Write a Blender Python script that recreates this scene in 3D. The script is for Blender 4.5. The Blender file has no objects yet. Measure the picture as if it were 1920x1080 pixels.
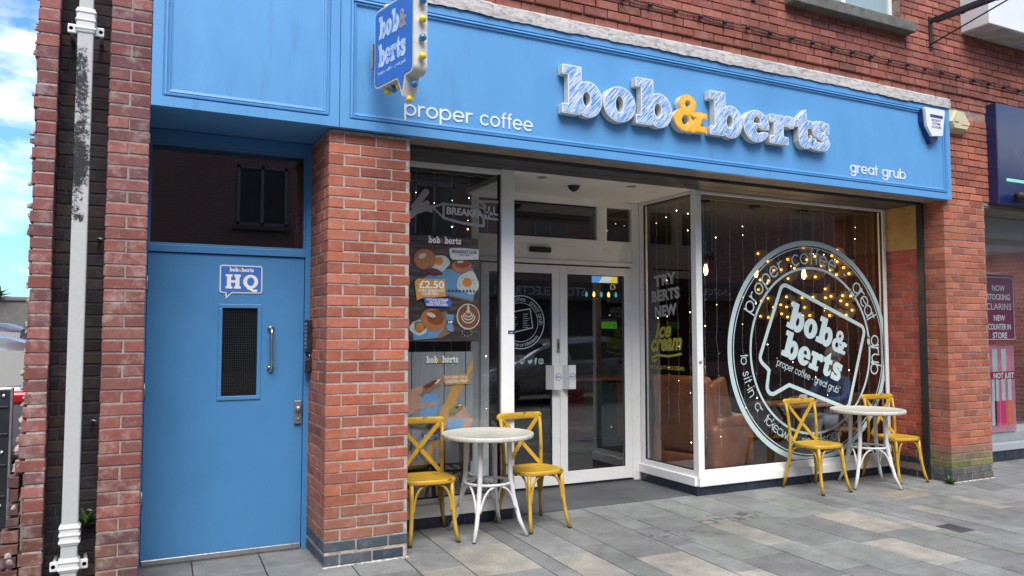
import bpy, bmesh, math, random
import numpy as np
from mathutils import Matrix, Vector
R = math.radians
rnd = random.Random(7)
scene = bpy.context.scene
COL = scene.collection

# ------------------------------------------------------------------ camera
cam = bpy.data.cameras.new('camera')
cam.sensor_width = 36.0
cam.lens = 36.0 * 1455.0 / 1920.0
cam.clip_end = 500
cam.clip_start = 0.05
camo = bpy.data.objects.new('camera', cam)
COL.objects.link(camo)
camo.location = (0, -5.243, 1.56)
camo.rotation_euler = (R(90) + math.atan(84 / 1455.0), 0, -R(26.6))
scene.camera = camo

# ------------------------------------------------------------------ sky and sun
SUN_EL, SUN_AZ = 55.0, 195.0          # azimuth: compass-like, 0 = +Y, clockwise
world = bpy.data.worlds.new('World')
scene.world = world
world.use_nodes = True
wt = world.node_tree
for n in list(wt.nodes):
    wt.nodes.remove(n)
wo = wt.nodes.new('ShaderNodeOutputWorld')
bg = wt.nodes.new('ShaderNodeBackground')
bg.inputs['Strength'].default_value = 0.15
sky = wt.nodes.new('ShaderNodeTexSky')
sky.sky_type = 'NISHITA'
sky.sun_disc = False
sky.sun_elevation = R(SUN_EL)
sky.sun_rotation = R(SUN_AZ)
tc = wt.nodes.new('ShaderNodeTexCoord')
mp = wt.nodes.new('ShaderNodeMapping')
mp.inputs['Scale'].default_value = (1.0, 1.0, 2.2)
mp.inputs['Location'].default_value = (0.3, 0.1, 1.0)
nz = wt.nodes.new('ShaderNodeTexNoise')
nz.inputs['Scale'].default_value = 2.6
nz.inputs['Detail'].default_value = 9
nz.inputs['Roughness'].default_value = 0.58
cr = wt.nodes.new('ShaderNodeValToRGB')
cr.color_ramp.elements[0].position = 0.45
cr.color_ramp.elements[1].position = 0.55
nz2 = wt.nodes.new('ShaderNodeTexNoise')
nz2.inputs['Scale'].default_value = 6.0
nz2.inputs['Detail'].default_value = 5
cr2 = wt.nodes.new('ShaderNodeValToRGB')
cr2.color_ramp.elements[0].position = 0.35
cr2.color_ramp.elements[0].color = (2.7, 2.9, 3.2, 1)
cr2.color_ramp.elements[1].position = 0.62
cr2.color_ramp.elements[1].color = (5.6, 5.7, 5.85, 1)
mx = wt.nodes.new('ShaderNodeMix')
mx.data_type = 'RGBA'
L = wt.links.new
L(tc.outputs['Generated'], mp.inputs['Vector'])
L(mp.outputs['Vector'], nz.inputs['Vector'])
L(mp.outputs['Vector'], nz2.inputs['Vector'])
L(nz.outputs['Fac'], cr.inputs['Fac'])
L(nz2.outputs['Fac'], cr2.inputs['Fac'])
L(cr.outputs['Color'], mx.inputs['Factor'])
tn = wt.nodes.new('ShaderNodeMix'); tn.data_type = 'RGBA'; tn.blend_type = 'MULTIPLY'; tn.inputs['Factor'].default_value = 1.0
tn.inputs['B'].default_value = (0.34, 0.56, 0.84, 1)
L(sky.outputs['Color'], tn.inputs['A'])
L(tn.outputs['Result'], mx.inputs['A'])
L(cr2.outputs['Color'], mx.inputs['B'])
L(mx.outputs['Result'], bg.inputs['Color'])
L(bg.outputs['Background'], wo.inputs['Surface'])

sun = bpy.data.lights.new('sun', 'SUN')
sun.energy = 2.0
sun.angle = R(40)
sun.color = (1.0, 0.96, 0.9)
suno = bpy.data.objects.new('sun', sun)
COL.objects.link(suno)
_d = Vector((math.sin(R(SUN_AZ)) * math.cos(R(SUN_EL)), math.cos(R(SUN_AZ)) * math.cos(R(SUN_EL)), math.sin(R(SUN_EL))))
suno.rotation_euler = _d.to_track_quat('Z', 'Y').to_euler()

scene.view_settings.view_transform = 'Standard'
scene.view_settings.look = 'None'
scene.view_settings.exposure = 1.19
scene.view_settings.gamma = 1.0
scene.render.engine = 'CYCLES'
scene.cycles.max_bounces = 8
scene.cycles.transparent_max_bounces = 16
scene.cycles.caustics_reflective = False
scene.cycles.caustics_refractive = False
scene.cycles.use_denoising = True
scene.cycles.sample_clamp_indirect = 4.0

# ------------------------------------------------------------------ colours and materials
def lin(r, g, b):
    def f(c):
        c /= 255.0
        return c / 12.92 if c <= 0.04045 else ((c + 0.055) / 1.055) ** 2.4
    return (f(r), f(g), f(b))

def nd(t, typ, **kw):
    n = t.nodes.new(typ)
    for k, v in kw.items():
        n.inputs[k].default_value = v
    return n

def new_mat(name):
    m = bpy.data.materials.new(name)
    m.use_nodes = True
    t = m.node_tree
    b = t.nodes['Principled BSDF']
    return m, t, b

def mat(name, col, rough=0.5, var=0.12, nscale=8.0, bump=0.0, bscale=60.0, metal=0.0,
        dirt=None, dscale=5.0, dlo=0.55, dhi=0.7, damt=1.0, spec=None, coat=0.0, stretch=None, attr=False, rvar=0.1, streak=None):
    """Paint-like material: base colour with slow variation, optional patches of a second colour, bump."""
    m, t, b = new_mat(name)
    l = t.links.new
    tcn = t.nodes.new('ShaderNodeTexCoord')
    mpn = t.nodes.new('ShaderNodeMapping')
    if stretch: mpn.inputs['Scale'].default_value = stretch
    l(tcn.outputs['Object'], mpn.inputs['Vector'])
    n1 = nd(t, 'ShaderNodeTexNoise', Scale=nscale, Detail=6.0, Roughness=0.6)
    l(mpn.outputs['Vector'], n1.inputs['Vector'])
    mr = nd(t, 'ShaderNodeMapRange')
    mr.inputs['From Min'].default_value = 0.3
    mr.inputs['From Max'].default_value = 0.7
    mr.inputs['To Min'].default_value = 1 - var
    mr.inputs['To Max'].default_value = 1 + var
    l(n1.outputs['Fac'], mr.inputs['Value'])
    vm = t.nodes.new('ShaderNodeVectorMath')
    vm.operation = 'SCALE'
    if attr:
        at = t.nodes.new('ShaderNodeAttribute')
        at.attribute_name = 'col'
        l(at.outputs['Color'], vm.inputs[0])
    else:
        vm.inputs[0].default_value = col
    l(mr.outputs['Result'], vm.inputs['Scale'])
    last = vm.outputs['Vector']
    if dirt:
        n2 = nd(t, 'ShaderNodeTexNoise', Scale=dscale, Detail=9.0, Roughness=0.68)
        l(mpn.outputs['Vector'], n2.inputs['Vector'])
        r2 = t.nodes.new('ShaderNodeMapRange')
        r2.inputs['From Min'].default_value = dlo
        r2.inputs['From Max'].default_value = dhi
        r2.inputs['To Max'].default_value = damt
        l(n2.outputs['Fac'], r2.inputs['Value'])
        mm = t.nodes.new('ShaderNodeMix')
        mm.data_type = 'RGBA'
        l(r2.outputs['Result'], mm.inputs['Factor'])
        l(last, mm.inputs['A'])
        mm.inputs['B'].default_value = (*dirt, 1)
        last = mm.outputs['Result']
    if streak:
        ms = t.nodes.new('ShaderNodeMapping'); ms.inputs['Scale'].default_value = streak[2]
        l(tcn.outputs['Object'], ms.inputs['Vector'])
        n5 = nd(t, 'ShaderNodeTexNoise', Scale=6.0, Detail=8.0, Roughness=0.7)
        l(ms.outputs['Vector'], n5.inputs['Vector'])
        r5 = t.nodes.new('ShaderNodeMapRange'); r5.inputs['From Min'].default_value = streak[3]; r5.inputs['From Max'].default_value = streak[3] + .16; r5.inputs['To Max'].default_value = streak[1]
        l(n5.outputs['Fac'], r5.inputs['Value'])
        m5 = t.nodes.new('ShaderNodeMix'); m5.data_type = 'RGBA'
        l(r5.outputs['Result'], m5.inputs['Factor']); l(last, m5.inputs['A']); m5.inputs['B'].default_value = (*streak[0], 1)
        last = m5.outputs['Result']
    l(last, b.inputs['Base Color'])
    rr = t.nodes.new('ShaderNodeMapRange')
    rr.inputs['To Min'].default_value = max(0.02, rough - rvar)
    rr.inputs['To Max'].default_value = min(1, rough + rvar)
    l(n1.outputs['Fac'], rr.inputs['Value'])
    l(rr.outputs['Result'], b.inputs['Roughness'])
    b.inputs['Metallic'].default_value = metal
    if spec is not None: b.inputs['Specular IOR Level'].default_value = spec
    if coat: b.inputs['Coat Weight'].default_value = coat
    if bump:
        n3 = nd(t, 'ShaderNodeTexNoise', Scale=bscale, Detail=5.0, Roughness=0.6)
        l(mpn.outputs['Vector'], n3.inputs['Vector'])
        bp = t.nodes.new('ShaderNodeBump')
        bp.inputs['Strength'].default_value = bump
        bp.inputs['Distance'].default_value = 0.004
        l(n3.outputs['Fac'], bp.inputs['Height'])
        l(bp.outputs['Normal'], b.inputs['Normal'])
    return m

def emit(name, col, s):
    m, t, b = new_mat(name)
    b.inputs['Base Color'].default_value = (*col, 1)
    b.inputs['Emission Color'].default_value = (*col, 1)
    b.inputs['Emission Strength'].default_value = s
    return m

def glass(name, tint=(0.86, 0.9, 0.9), boost=0.0, rough=0.0):
    """Thin pane: transparent with a Fresnel mirror reflection."""
    m, t, b = new_mat(name)
    t.nodes.remove(b)
    l = t.links.new
    tr = t.nodes.new('ShaderNodeBsdfTransparent')
    tr.inputs['Color'].default_value = (*tint, 1)
    gl = t.nodes.new('ShaderNodeBsdfGlossy')
    gl.inputs['Roughness'].default_value = rough
    gl.inputs['Color'].default_value = (0.95, 0.97, 1.0, 1)
    # Schlick reflectance of a pane (both faces), the same from either side
    ge = t.nodes.new('ShaderNodeNewGeometry')
    def mth(op, *ins):
        q = t.nodes.new('ShaderNodeMath'); q.operation = op
        for i, v in enumerate(ins):
            if isinstance(v, (int, float)): q.inputs[i].default_value = v
            else: l(v, q.inputs[i])
        return q.outputs['Value']
    dt = t.nodes.new('ShaderNodeVectorMath'); dt.operation = 'DOT_PRODUCT'
    l(ge.outputs['Normal'], dt.inputs[0]); l(ge.outputs['Incoming'], dt.inputs[1])
    c = mth('ABSOLUTE', dt.outputs['Value'])
    p5 = mth('POWER', mth('SUBTRACT', 1.0, c), 5.0)
    fac = mth('MULTIPLY_ADD', p5, 0.9, 0.082 + boost)
    mi = t.nodes.new('ShaderNodeMixShader')
    l(fac, mi.inputs['Fac'])
    l(tr.outputs['BSDF'], mi.inputs[1])
    l(gl.outputs['BSDF'], mi.inputs[2])
    l(mi.outputs['Shader'], t.nodes['Material Output'].inputs['Surface'])
    return m

def brick_attr(name, bloom=0.35, moss=False):
    """Individually modelled bricks: colour per brick from the mesh, mottled, with lime bloom."""
    m, t, b = new_mat(name)
    l = t.links.new
    tcn = t.nodes.new('ShaderNodeTexCoord')
    at = t.nodes.new('ShaderNodeAttribute')
    at.attribute_name = 'col'
    n1 = nd(t, 'ShaderNodeTexNoise', Scale=26.0, Detail=8.0, Roughness=0.7)
    n2 = nd(t, 'ShaderNodeTexNoise', Scale=9.0, Detail=10.0, Roughness=0.72)
    n4 = nd(t, 'ShaderNodeTexNoise', Scale=2.2, Detail=4.0, Roughness=0.6)
    n3 = nd(t, 'ShaderNodeTexNoise', Scale=170.0, Detail=4.0, Roughness=0.6)
    for n in (n1, n2, n3, n4): l(tcn.outputs['Object'], n.inputs['Vector'])
    mr = t.nodes.new('ShaderNodeMapRange')
    mr.inputs['From Min'].default_value = 0.25
    mr.inputs['From Max'].default_value = 0.75
    mr.inputs['To Min'].default_value = 0.76
    mr.inputs['To Max'].default_value = 1.22
    l(n1.outputs['Fac'], mr.inputs['Value'])
    vm = t.nodes.new('ShaderNodeVectorMath')
    vm.operation = 'SCALE'
    l(at.outputs['Color'], vm.inputs[0])
    l(mr.outputs['Result'], vm.inputs['Scale'])
    r2 = t.nodes.new('ShaderNodeMapRange')
    r2.inputs['From Min'].default_value = 0.5
    r2.inputs['From Max'].default_value = 0.78
    r2.inputs['To Max'].default_value = bloom
    l(n2.outputs['Fac'], r2.inputs['Value'])
    mm = t.nodes.new('ShaderNodeMix')
    mm.data_type = 'RGBA'
    l(r2.outputs['Result'], mm.inputs['Factor'])
    l(vm.outputs['Vector'], mm.inputs['A'])
    mm.inputs['B'].default_value = (0.52, 0.42, 0.38, 1)
    r4 = t.nodes.new('ShaderNodeMapRange')
    r4.inputs['From Min'].default_value = 0.35
    r4.inputs['From Max'].default_value = 0.7
    r4.inputs['To Min'].default_value = 0.8
    r4.inputs['To Max'].default_value = 1.12
    l(n4.outputs['Fac'], r4.inputs['Value'])
    v2 = t.nodes.new('ShaderNodeVectorMath')
    v2.operation = 'SCALE'
    l(mm.outputs['Result'], v2.inputs[0])
    l(r4.outputs['Result'], v2.inputs['Scale'])
    l(v2.outputs['Vector'], b.inputs['Base Color'])
    b.inputs['Roughness'].default_value = 0.88
    ad = t.nodes.new('ShaderNodeMath')
    ad.operation = 'ADD'
    l(n1.outputs['Fac'], ad.inputs[0])
    l(n3.outputs['Fac'], ad.inputs[1])
    bp = t.nodes.new('ShaderNodeBump')
    bp.inputs['Strength'].default_value = 0.7
    bp.inputs['Distance'].default_value = 0.003
    l(ad.outputs['Value'], bp.inputs['Height'])
    l(bp.outputs['Normal'], b.inputs['Normal'])
    return m

def brick_tex(name, c1, c2, mortar, axis='X', bw=0.225, rh=0.075):
    m, t, b = new_mat(name)
    l = t.links.new
    tcn = t.nodes.new('ShaderNodeTexCoord')
    sp = t.nodes.new('ShaderNodeSeparateXYZ')
    cb = t.nodes.new('ShaderNodeCombineXYZ')
    l(tcn.outputs['Object'], sp.inputs['Vector'])
    l(sp.outputs[axis], cb.inputs['X'])
    l(sp.outputs['Z'], cb.inputs['Y'])
    br = t.nodes.new('ShaderNodeTexBrick')
    br.inputs['Scale'].default_value = 1.0
    br.inputs['Brick Width'].default_value = bw
    br.inputs['Row Height'].default_value = rh
    br.inputs['Mortar Size'].default_value = 0.005
    br.inputs['Color1'].default_value = (*c1, 1)
    br.inputs['Color2'].default_value = (*c2, 1)
    br.inputs['Mortar'].default_value = (*mortar, 1)
    l(cb.outputs['Vector'], br.inputs['Vector'])
    n1 = nd(t, 'ShaderNodeTexNoise', Scale=20.0, Detail=6.0)
    l(tcn.outputs['Object'], n1.inputs['Vector'])
    mr = t.nodes.new('ShaderNodeMapRange')
    mr.inputs['To Min'].default_value = 0.6
    mr.inputs['To Max'].default_value = 1.4
    l(n1.outputs['Fac'], mr.inputs['Value'])
    vm = t.nodes.new('ShaderNodeVectorMath')
    vm.operation = 'SCALE'
    l(br.outputs['Color'], vm.inputs[0])
    l(mr.outputs['Result'], vm.inputs['Scale'])
    l(vm.outputs['Vector'], b.inputs['Base Color'])
    b.inputs['Roughness'].default_value = 0.9
    bp = t.nodes.new('ShaderNodeBump')
    bp.invert = True
    bp.inputs['Distance'].default_value = 0.006
    l(br.outputs['Fac'], bp.inputs['Height'])
    l(bp.outputs['Normal'], b.inputs['Normal'])
    return m

def hatch(name, c1, c2, lo=0.47, hi=0.5, scale=70):
    """Pencil-hatched face: diagonal scribble of two paint colours (printed on the thing)."""
    m, t, b = new_mat(name)
    l = t.links.new
    tcn = t.nodes.new('ShaderNodeTexCoord')
    mpn = t.nodes.new('ShaderNodeMapping')
    mpn.vector_type = 'TEXTURE'
    mpn.inputs['Rotation'].default_value = (0, R(-48), 0)
    mpn.inputs['Scale'].default_value = (14, 1, 0.7)
    l(tcn.outputs['Object'], mpn.inputs['Vector'])
    n1 = nd(t, 'ShaderNodeTexNoise', Scale=scale, Detail=2.5, Roughness=0.6)
    l(mpn.outputs['Vector'], n1.inputs['Vector'])
    r = t.nodes.new('ShaderNodeMapRange')
    r.inputs['From Min'].default_value = lo
    r.inputs['From Max'].default_value = hi
    l(n1.outputs['Fac'], r.inputs['Value'])
    mm = t.nodes.new('ShaderNodeMix')
    mm.data_type = 'RGBA'
    l(r.outputs['Result'], mm.inputs['Factor'])
    mm.inputs['A'].default_value = (*c1, 1)
    mm.inputs['B'].default_value = (*c2, 1)
    l(mm.outputs['Result'], b.inputs['Base Color'])
    b.inputs['Roughness'].default_value = 0.45
    return m

MT = {}
def setup_mats():
    M_ = MT
    M_['brick'] = brick_attr('brick faces', 0.3)
    M_['brick_pale'] = brick_attr('brick faces with lime bloom', 0.75)
    M_['brick_dark'] = brick_attr('sooty brick', 0.12)
    M_['mortar'] = mat('mortar', (0.42, 0.355, 0.31), 0.95, 0.3, 30, 0.6, 120, dirt=(0.16, 0.13, 0.11), dscale=14, dlo=0.5, dhi=0.75)
    M_['mortar_red'] = mat('brick-stained mortar', (0.30, 0.205, 0.165), 0.95, 0.3, 30, 0.6, 120, dirt=(0.12, 0.08, 0.065), dscale=12, dlo=0.5, dhi=0.75)
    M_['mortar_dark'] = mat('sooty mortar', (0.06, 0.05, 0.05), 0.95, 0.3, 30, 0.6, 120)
    M_['mortar_white'] = mat('white mortar bead', (0.52, 0.50, 0.47), 0.9, 0.25, 60, 0.8, 90, dirt=(.2, .18, .16), dscale=30, dlo=.5, dhi=.6)
    bl = (0.105, 0.315, 0.60)
    M_['blue'] = mat('sky blue gloss paint', bl, 0.42, 0.05, 3, 0.25, 35, dirt=(0.05, 0.17, 0.36), dscale=2.2, dlo=0.55, dhi=0.85, damt=0.35, stretch=(1, 1, 0.35), streak=((.07, .17, .32), .4, (1.7, 1.7, .2), .57))
    M_['blue_door'] = mat('blue door paint', (0.065, 0.225, 0.46), 0.38, 0.06, 3, 0.25, 45, dirt=(0.04, 0.14, 0.33), dscale=3, dlo=0.55, dhi=0.8, damt=0.4, streak=((.10, .17, .27), .55, (1.5, 1, 1.1), .62))
    M_['white'] = mat('white powder coated frame', (0.86, 0.85, 0.82), 0.4, 0.04, 4, 0.1, 60, dirt=(0.42, 0.41, 0.39), dscale=7, dlo=0.58, dhi=0.8, damt=0.5)
    M_['white_clean'] = mat('white vinyl', (0.8, 0.8, 0.8), 0.5, 0.02)
    M_['decal'] = mat('pale frosted vinyl', (0.50, 0.62, 0.62), 0.6, 0.03)
    M_['decal_grey'] = mat('grey frosted vinyl', (0.42, 0.44, 0.44), 0.6, 0.05)
    M_['decal_yellow'] = mat('yellow vinyl', (0.42, 0.40, 0.06), 0.6, 0.05)
    M_['black'] = mat('black rubber', (0.012, 0.012, 0.014), 0.6, 0.1)
    M_['black_metal'] = mat('black painted metal', (0.02, 0.022, 0.026), 0.42, 0.2, 20, 0.2, 80, dirt=(0.05, 0.035, 0.025), dscale=12, dlo=0.6, dhi=0.7)
    M_['shutter'] = mat('grey shutter box', (0.06, 0.058, 0.064), 0.5, 0.12, 6, 0.2, 60, dirt=(0.07, 0.06, 0.06), dscale=5, damt=0.6)
    M_['soffit'] = mat('weathered soffit board', (0.25, 0.215, 0.19), 0.8, 0.2, 10, 0.4, 80, dirt=(0.16, 0.11, 0.07), dscale=6)
    M_['steel'] = mat('brushed steel', (0.55, 0.55, 0.56), 0.3, 0.08, 40, metal=1.0)
    M_['steel_dull'] = mat('dull steel', (0.36, 0.36, 0.37), 0.45, 0.15, 30, metal=0.9, bump=0.2)
    M_['lead'] = mat('white weathered lead flashing', (0.50, 0.47, 0.44), 0.7, 0.2, 12, .5, 70, dirt=(0.20, 0.16, 0.15), dscale=26, dlo=0.50, dhi=0.60, damt=0.75, stretch=(0.5, 1, 1.6), streak=((.30, .27, .27), .7, (.6, 1, 3), .5))
    M_['yellow'] = mat('worn yellow paint', (0.54, 0.32, 0.028), 0.36, 0.1, 9, 0.25, 60, dirt=(0.10, 0.05, 0.012), dscale=15, dlo=0.61, dhi=0.635, streak=((.36, .20, .02), .5, (1, 1, 1), .5))
    M_['yellow_leg'] = mat('worn yellow tube paint', (0.48, 0.29, 0.035), 0.4, 0.14, 9, 0.25, 60, dirt=(0.17, 0.10, 0.03), dscale=11, dlo=0.6, dhi=0.72)
    M_['table_top'] = mat('white washed table planks', (0.56, 0.54, 0.47), 0.45, 0.16, 8, 0.3, 50, dirt=(0.26, 0.21, 0.14), dscale=10, dlo=0.56, dhi=0.66, damt=0.7, stretch=(0.8, 9, 1))
    M_['table_white'] = mat('chipped white tube paint', (0.68, 0.67, 0.65), 0.4, 0.06, 9, 0.2, 60, dirt=(0.05, 0.05, 0.05), dscale=14, dlo=0.66, dhi=0.675, stretch=(1, 1, .35))
    M_['tile'] = mat('dark blue plinth tile', (0.018, 0.024, 0.042), 0.25, 0.3, 5, 0.1, 30, dirt=(0.09, 0.085, 0.08), dscale=6, dlo=0.55, dhi=0.8, damt=0.5)
    M_['grout'] = mat('tile grout', (0.11, 0.11, 0.11), 0.9, 0.2)
    M_['glass'] = glass('window glass', (0.86, 0.89, 0.89), 0.03)
    M_['glass_dark'] = glass('door glass', (0.70, 0.74, 0.80), 0.035)
    M_['glass_wired'] = glass('wired glass', (0.12, 0.14, 0.16), 0.0, 0.03)
    M_['bulb_warm'] = emit('warm filament', (1.0, 0.62, 0.22), 26)
    M_['led'] = emit('warm led', (1.0, 0.74, 0.40), 7)
    M_['marquee_bulb'] = emit('marquee bulb', (1.0, 0.46, 0.06), 2.4)
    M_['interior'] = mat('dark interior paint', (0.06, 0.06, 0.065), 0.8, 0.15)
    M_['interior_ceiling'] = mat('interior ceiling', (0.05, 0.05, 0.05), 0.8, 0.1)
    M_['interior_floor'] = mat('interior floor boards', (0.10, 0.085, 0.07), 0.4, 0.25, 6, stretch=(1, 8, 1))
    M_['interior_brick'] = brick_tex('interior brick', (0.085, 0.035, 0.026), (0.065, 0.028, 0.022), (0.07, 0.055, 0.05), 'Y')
    M_['leather'] = mat('tan leather', (0.24, 0.075, 0.028), 0.42, 0.3, 5, 0.5, 30, dirt=(0.10, 0.03, 0.015), dscale=3, damt=0.5)
    M_['wood'] = mat('warm wood', (0.30, 0.16, 0.07), 0.5, 0.25, 4, stretch=(1, 6, 6))
    M_['wood_pale'] = mat('pale wood', (0.42, 0.33, 0.22), 0.5, 0.2, 4, stretch=(6, 6, 1))
    M_['grass'] = mat('weed leaves', (0.05, 0.12, 0.02), 0.6, 0.3, 30)
    M_['navy'] = mat('navy sign panel', (0.012, 0.022, 0.085), 0.16, 0.1, 3, spec=0.6)
    M_['mint'] = mat('mint stripe', (0.28, 0.72, 0.58), 0.4, 0.03)
    M_['concrete'] = mat('mossy concrete sill', (0.13, 0.13, 0.11), 0.9, 0.3, 12, 0.8, 60, dirt=(0.05, 0.055, 0.035), dscale=7)
    M_['render_white'] = mat('white cladding', (0.70, 0.70, 0.68), 0.6, 0.05, 3, 0.2)
    M_['cream'] = mat('yellowed cream plastic', (0.62, 0.54, 0.33), 0.5, 0.1, 8)
    M_['upvc'] = mat('white upvc', (0.76, 0.76, 0.76), 0.35, 0.03)
setup_mats()

# ------------------------------------------------------------------ mesh accumulator
class MB:
    def quad(s, *p):
        return s.add(list(p), [(0, 1, 2, 3)])
    def __init__(s):
        s.v = []; s.f = []; s.mi = []; s.c = []; s.cur = 0; s.col = (1, 1, 1); s.usecol = False; s.sm = []; s.smooth = False
    def add(s, verts, faces, mtx=None, smooth=None):
        o = len(s.v)
        if mtx is not None: verts = [tuple(mtx @ Vector(p)) for p in verts]
        s.v.extend(verts); s.c.extend([s.col] * len(verts))
        sm = s.smooth if smooth is None else smooth
        for f in faces:
            s.f.append(tuple(i + o for i in f)); s.mi.append(s.cur); s.sm.append(sm)
        return s
    def box(s, x0, x1, y0, y1, z0, z1, bev=0.0, mtx=None):
        if bev <= 0:
            v = [(x, y, z) for x in (x0, x1) for y in (y0, y1) for z in (z0, z1)]
            f = [(0, 1, 3, 2), (4, 6, 7, 5), (0, 4, 5, 1), (2, 3, 7, 6), (0, 2, 6, 4), (1, 5, 7, 3)]
            return s.add(v, f, mtx)
        bm = bmesh.new()
        bmesh.ops.create_cube(bm, size=1)
        for q in bm.verts:
            q.co = Vector((x0 + (q.co.x + .5) * (x1 - x0), y0 + (q.co.y + .5) * (y1 - y0), z0 + (q.co.z + .5) * (z1 - z0)))
        b_ = min(bev, 0.45 * min(x1 - x0, y1 - y0, z1 - z0))
        bmesh.ops.bevel(bm, geom=bm.edges[:], offset=b_, segments=2, affect='EDGES', profile=0.5)
        s.bm(bm, mtx)
        return s
    def bm(s, bm, mtx=None, smooth=None):
        bm.verts.ensure_lookup_table()
        bm.verts.index_update()
        s.add([tuple(q.co) for q in bm.verts], [tuple(q.index for q in f.verts) for f in bm.faces], mtx, smooth)
        bm.free()
    def tube(s, path, r, n=10, closed=False, cap=True, flat=1.0):
        P = [Vector(p) for p in path]
        m = len(P)
        rs = r if isinstance(r, (list, tuple)) else [r] * m
        T = []
        for i in range(m):
            a = P[(i - 1) % m] if (closed or i > 0) else P[i]
            b = P[(i + 1) % m] if (closed or i < m - 1) else P[i]
            T.append((b - a).normalized())
        ref = Vector((0, 0, 1)) if abs(T[0].z) < 0.9 else Vector((1, 0, 0))
        u = T[0].cross(ref).normalized()
        vs = []
        for i in range(m):
            u = (u - T[i] * u.dot(T[i]))
            if u.length < 1e-6: u = T[i].orthogonal()
            u.normalize()
            w = T[i].cross(u)
            for k in range(n):
                a = 2 * math.pi * k / n
                vs.append(tuple(P[i] + u * math.cos(a) * rs[i] + w * math.sin(a) * rs[i] * flat))
        fs = []
        for i in range(m if closed else m - 1):
            for k in range(n):
                a = i * n + k; b = i * n + (k + 1) % n
                c = ((i + 1) % m) * n + (k + 1) % n; d = ((i + 1) % m) * n + k
                fs.append((a, b, c, d))
        if cap and not closed:
            fs.append(tuple(range(n - 1, -1, -1)))
            fs.append(tuple((m - 1) * n + k for k in range(n)))
        return s.add(vs, fs, None, True)
    def lathe(s, prof, n=20, mtx=None, smooth=True):
        vs = []; fs = []
        for (r, z) in prof:
            for k in range(n):
                a = 2 * math.pi * k / n
                vs.append((r * math.cos(a), r * math.sin(a), z))
        for i in range(len(prof) - 1):
            for k in range(n):
                fs.append((i * n + k, i * n + (k + 1) % n, (i + 1) * n + (k + 1) % n, (i + 1) * n + k))
        if prof[0][0] > 1e-4: fs.append(tuple(range(n - 1, -1, -1)))
        if prof[-1][0] > 1e-4: fs.append(tuple((len(prof) - 1) * n + k for k in range(n)))
        return s.add(vs, fs, mtx, smooth)
    def prism(s, poly, z0, z1, mtx=None):
        """poly: 2-D loop counter-clockwise, extruded z0..z1"""
        n = len(poly)
        vs = [(x, y, z0) for x, y in poly] + [(x, y, z1) for x, y in poly]
        fs = [tuple(range(n - 1, -1, -1)), tuple(range(n, 2 * n))]
        for i in range(n):
            j = (i + 1) % n
            fs.append((i, j, n + j, n + i))
        return s.add(vs, fs, mtx)
    def build(s, name, mats, parent=None, loc=None, kind=None):
        me = bpy.data.meshes.new(name)
        me.from_pydata(s.v, [], s.f)
        if not isinstance(mats, (list, tuple)): mats = [mats]
        for m in mats: me.materials.append(MT[m] if isinstance(m, str) else m)
        me.polygons.foreach_set('material_index', s.mi)
        me.polygons.foreach_set('use_smooth', s.sm)
        if s.usecol:
            a = me.color_attributes.new('col', 'FLOAT_COLOR', 'POINT')
            arr = np.ones((len(s.v), 4), dtype=np.float32)
            arr[:, :3] = np.array(s.c, dtype=np.float32)
            a.data.foreach_set('color', arr.ravel())
        me.update()
        o = bpy.data.objects.new(name, me)
        COL.objects.link(o)
        if parent is not None:
            o.parent = parent
            # meshes are written in world metres: undo the (unrotated) parents' offsets
            p = parent; off = Vector((0, 0, 0))
            while p is not None:
                off += p.location; p = p.parent
            if not parent.get('_local', 0): o.location = -off
            if kind: o['kind'] = kind
        return o

def fix_normals(o):
    bm = bmesh.new(); bm.from_mesh(o.data)
    bmesh.ops.recalc_face_normals(bm, faces=bm.faces[:])
    bm.to_mesh(o.data); bm.free()

def tag(o, label=None, cat=None, group=None, kind=None):
    if label: o['label'] = label
    if cat: o['category'] = cat
    if group: o['group'] = group
    if kind: o['kind'] = kind
    return o

def thing(name, label, cat, loc=(0, 0, 0), group=None, local=False, rz=0):
    o = bpy.data.objects.new(name, None)
    o.empty_display_size = 0.1
    COL.objects.link(o)
    o.location = loc
    o.rotation_euler = (0, 0, rz)
    if local: LOCAL.add(o.name)
    return tag(o, label, cat, group)
LOCAL = set()
_ob = MB.build
def _build(s, name, mats, parent=None, loc=None, kind=None):
    o = _ob(s, name, mats, parent, loc, kind)
    if parent is not None:
        p = parent
        while p.parent is not None: p = p.parent
        if p.name in LOCAL: o.location = (0, 0, 0)
        elif parent.parent is not None: o.location = (0, 0, 0)
    return o
MB.build = _build

def copy_tree(o, parent=None):
    c = o.copy(); COL.objects.link(c)
    if parent is not None:
        c.parent = parent
    if o.name in LOCAL: LOCAL.add(c.name)
    for ch in list(o.children): copy_tree(ch, c)
    return c

FRONT = lambda x, y, z, ang=0.0: Matrix.Translation((x, y, z)) @ Matrix(((1, 0, 0, 0), (0, 0, -1, 0), (0, 1, 0, 0), (0, 0, 0, 1))) @ Matrix.Rotation(ang, 4, 'Z')
LEFT = lambda x, y, z, ang=0.0: Matrix.Translation((x, y, z)) @ Matrix(((0, 0, -1, 0), (-1, 0, 0, 0), (0, 1, 0, 0), (0, 0, 0, 1))) @ Matrix.Rotation(ang, 4, 'Z')

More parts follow.
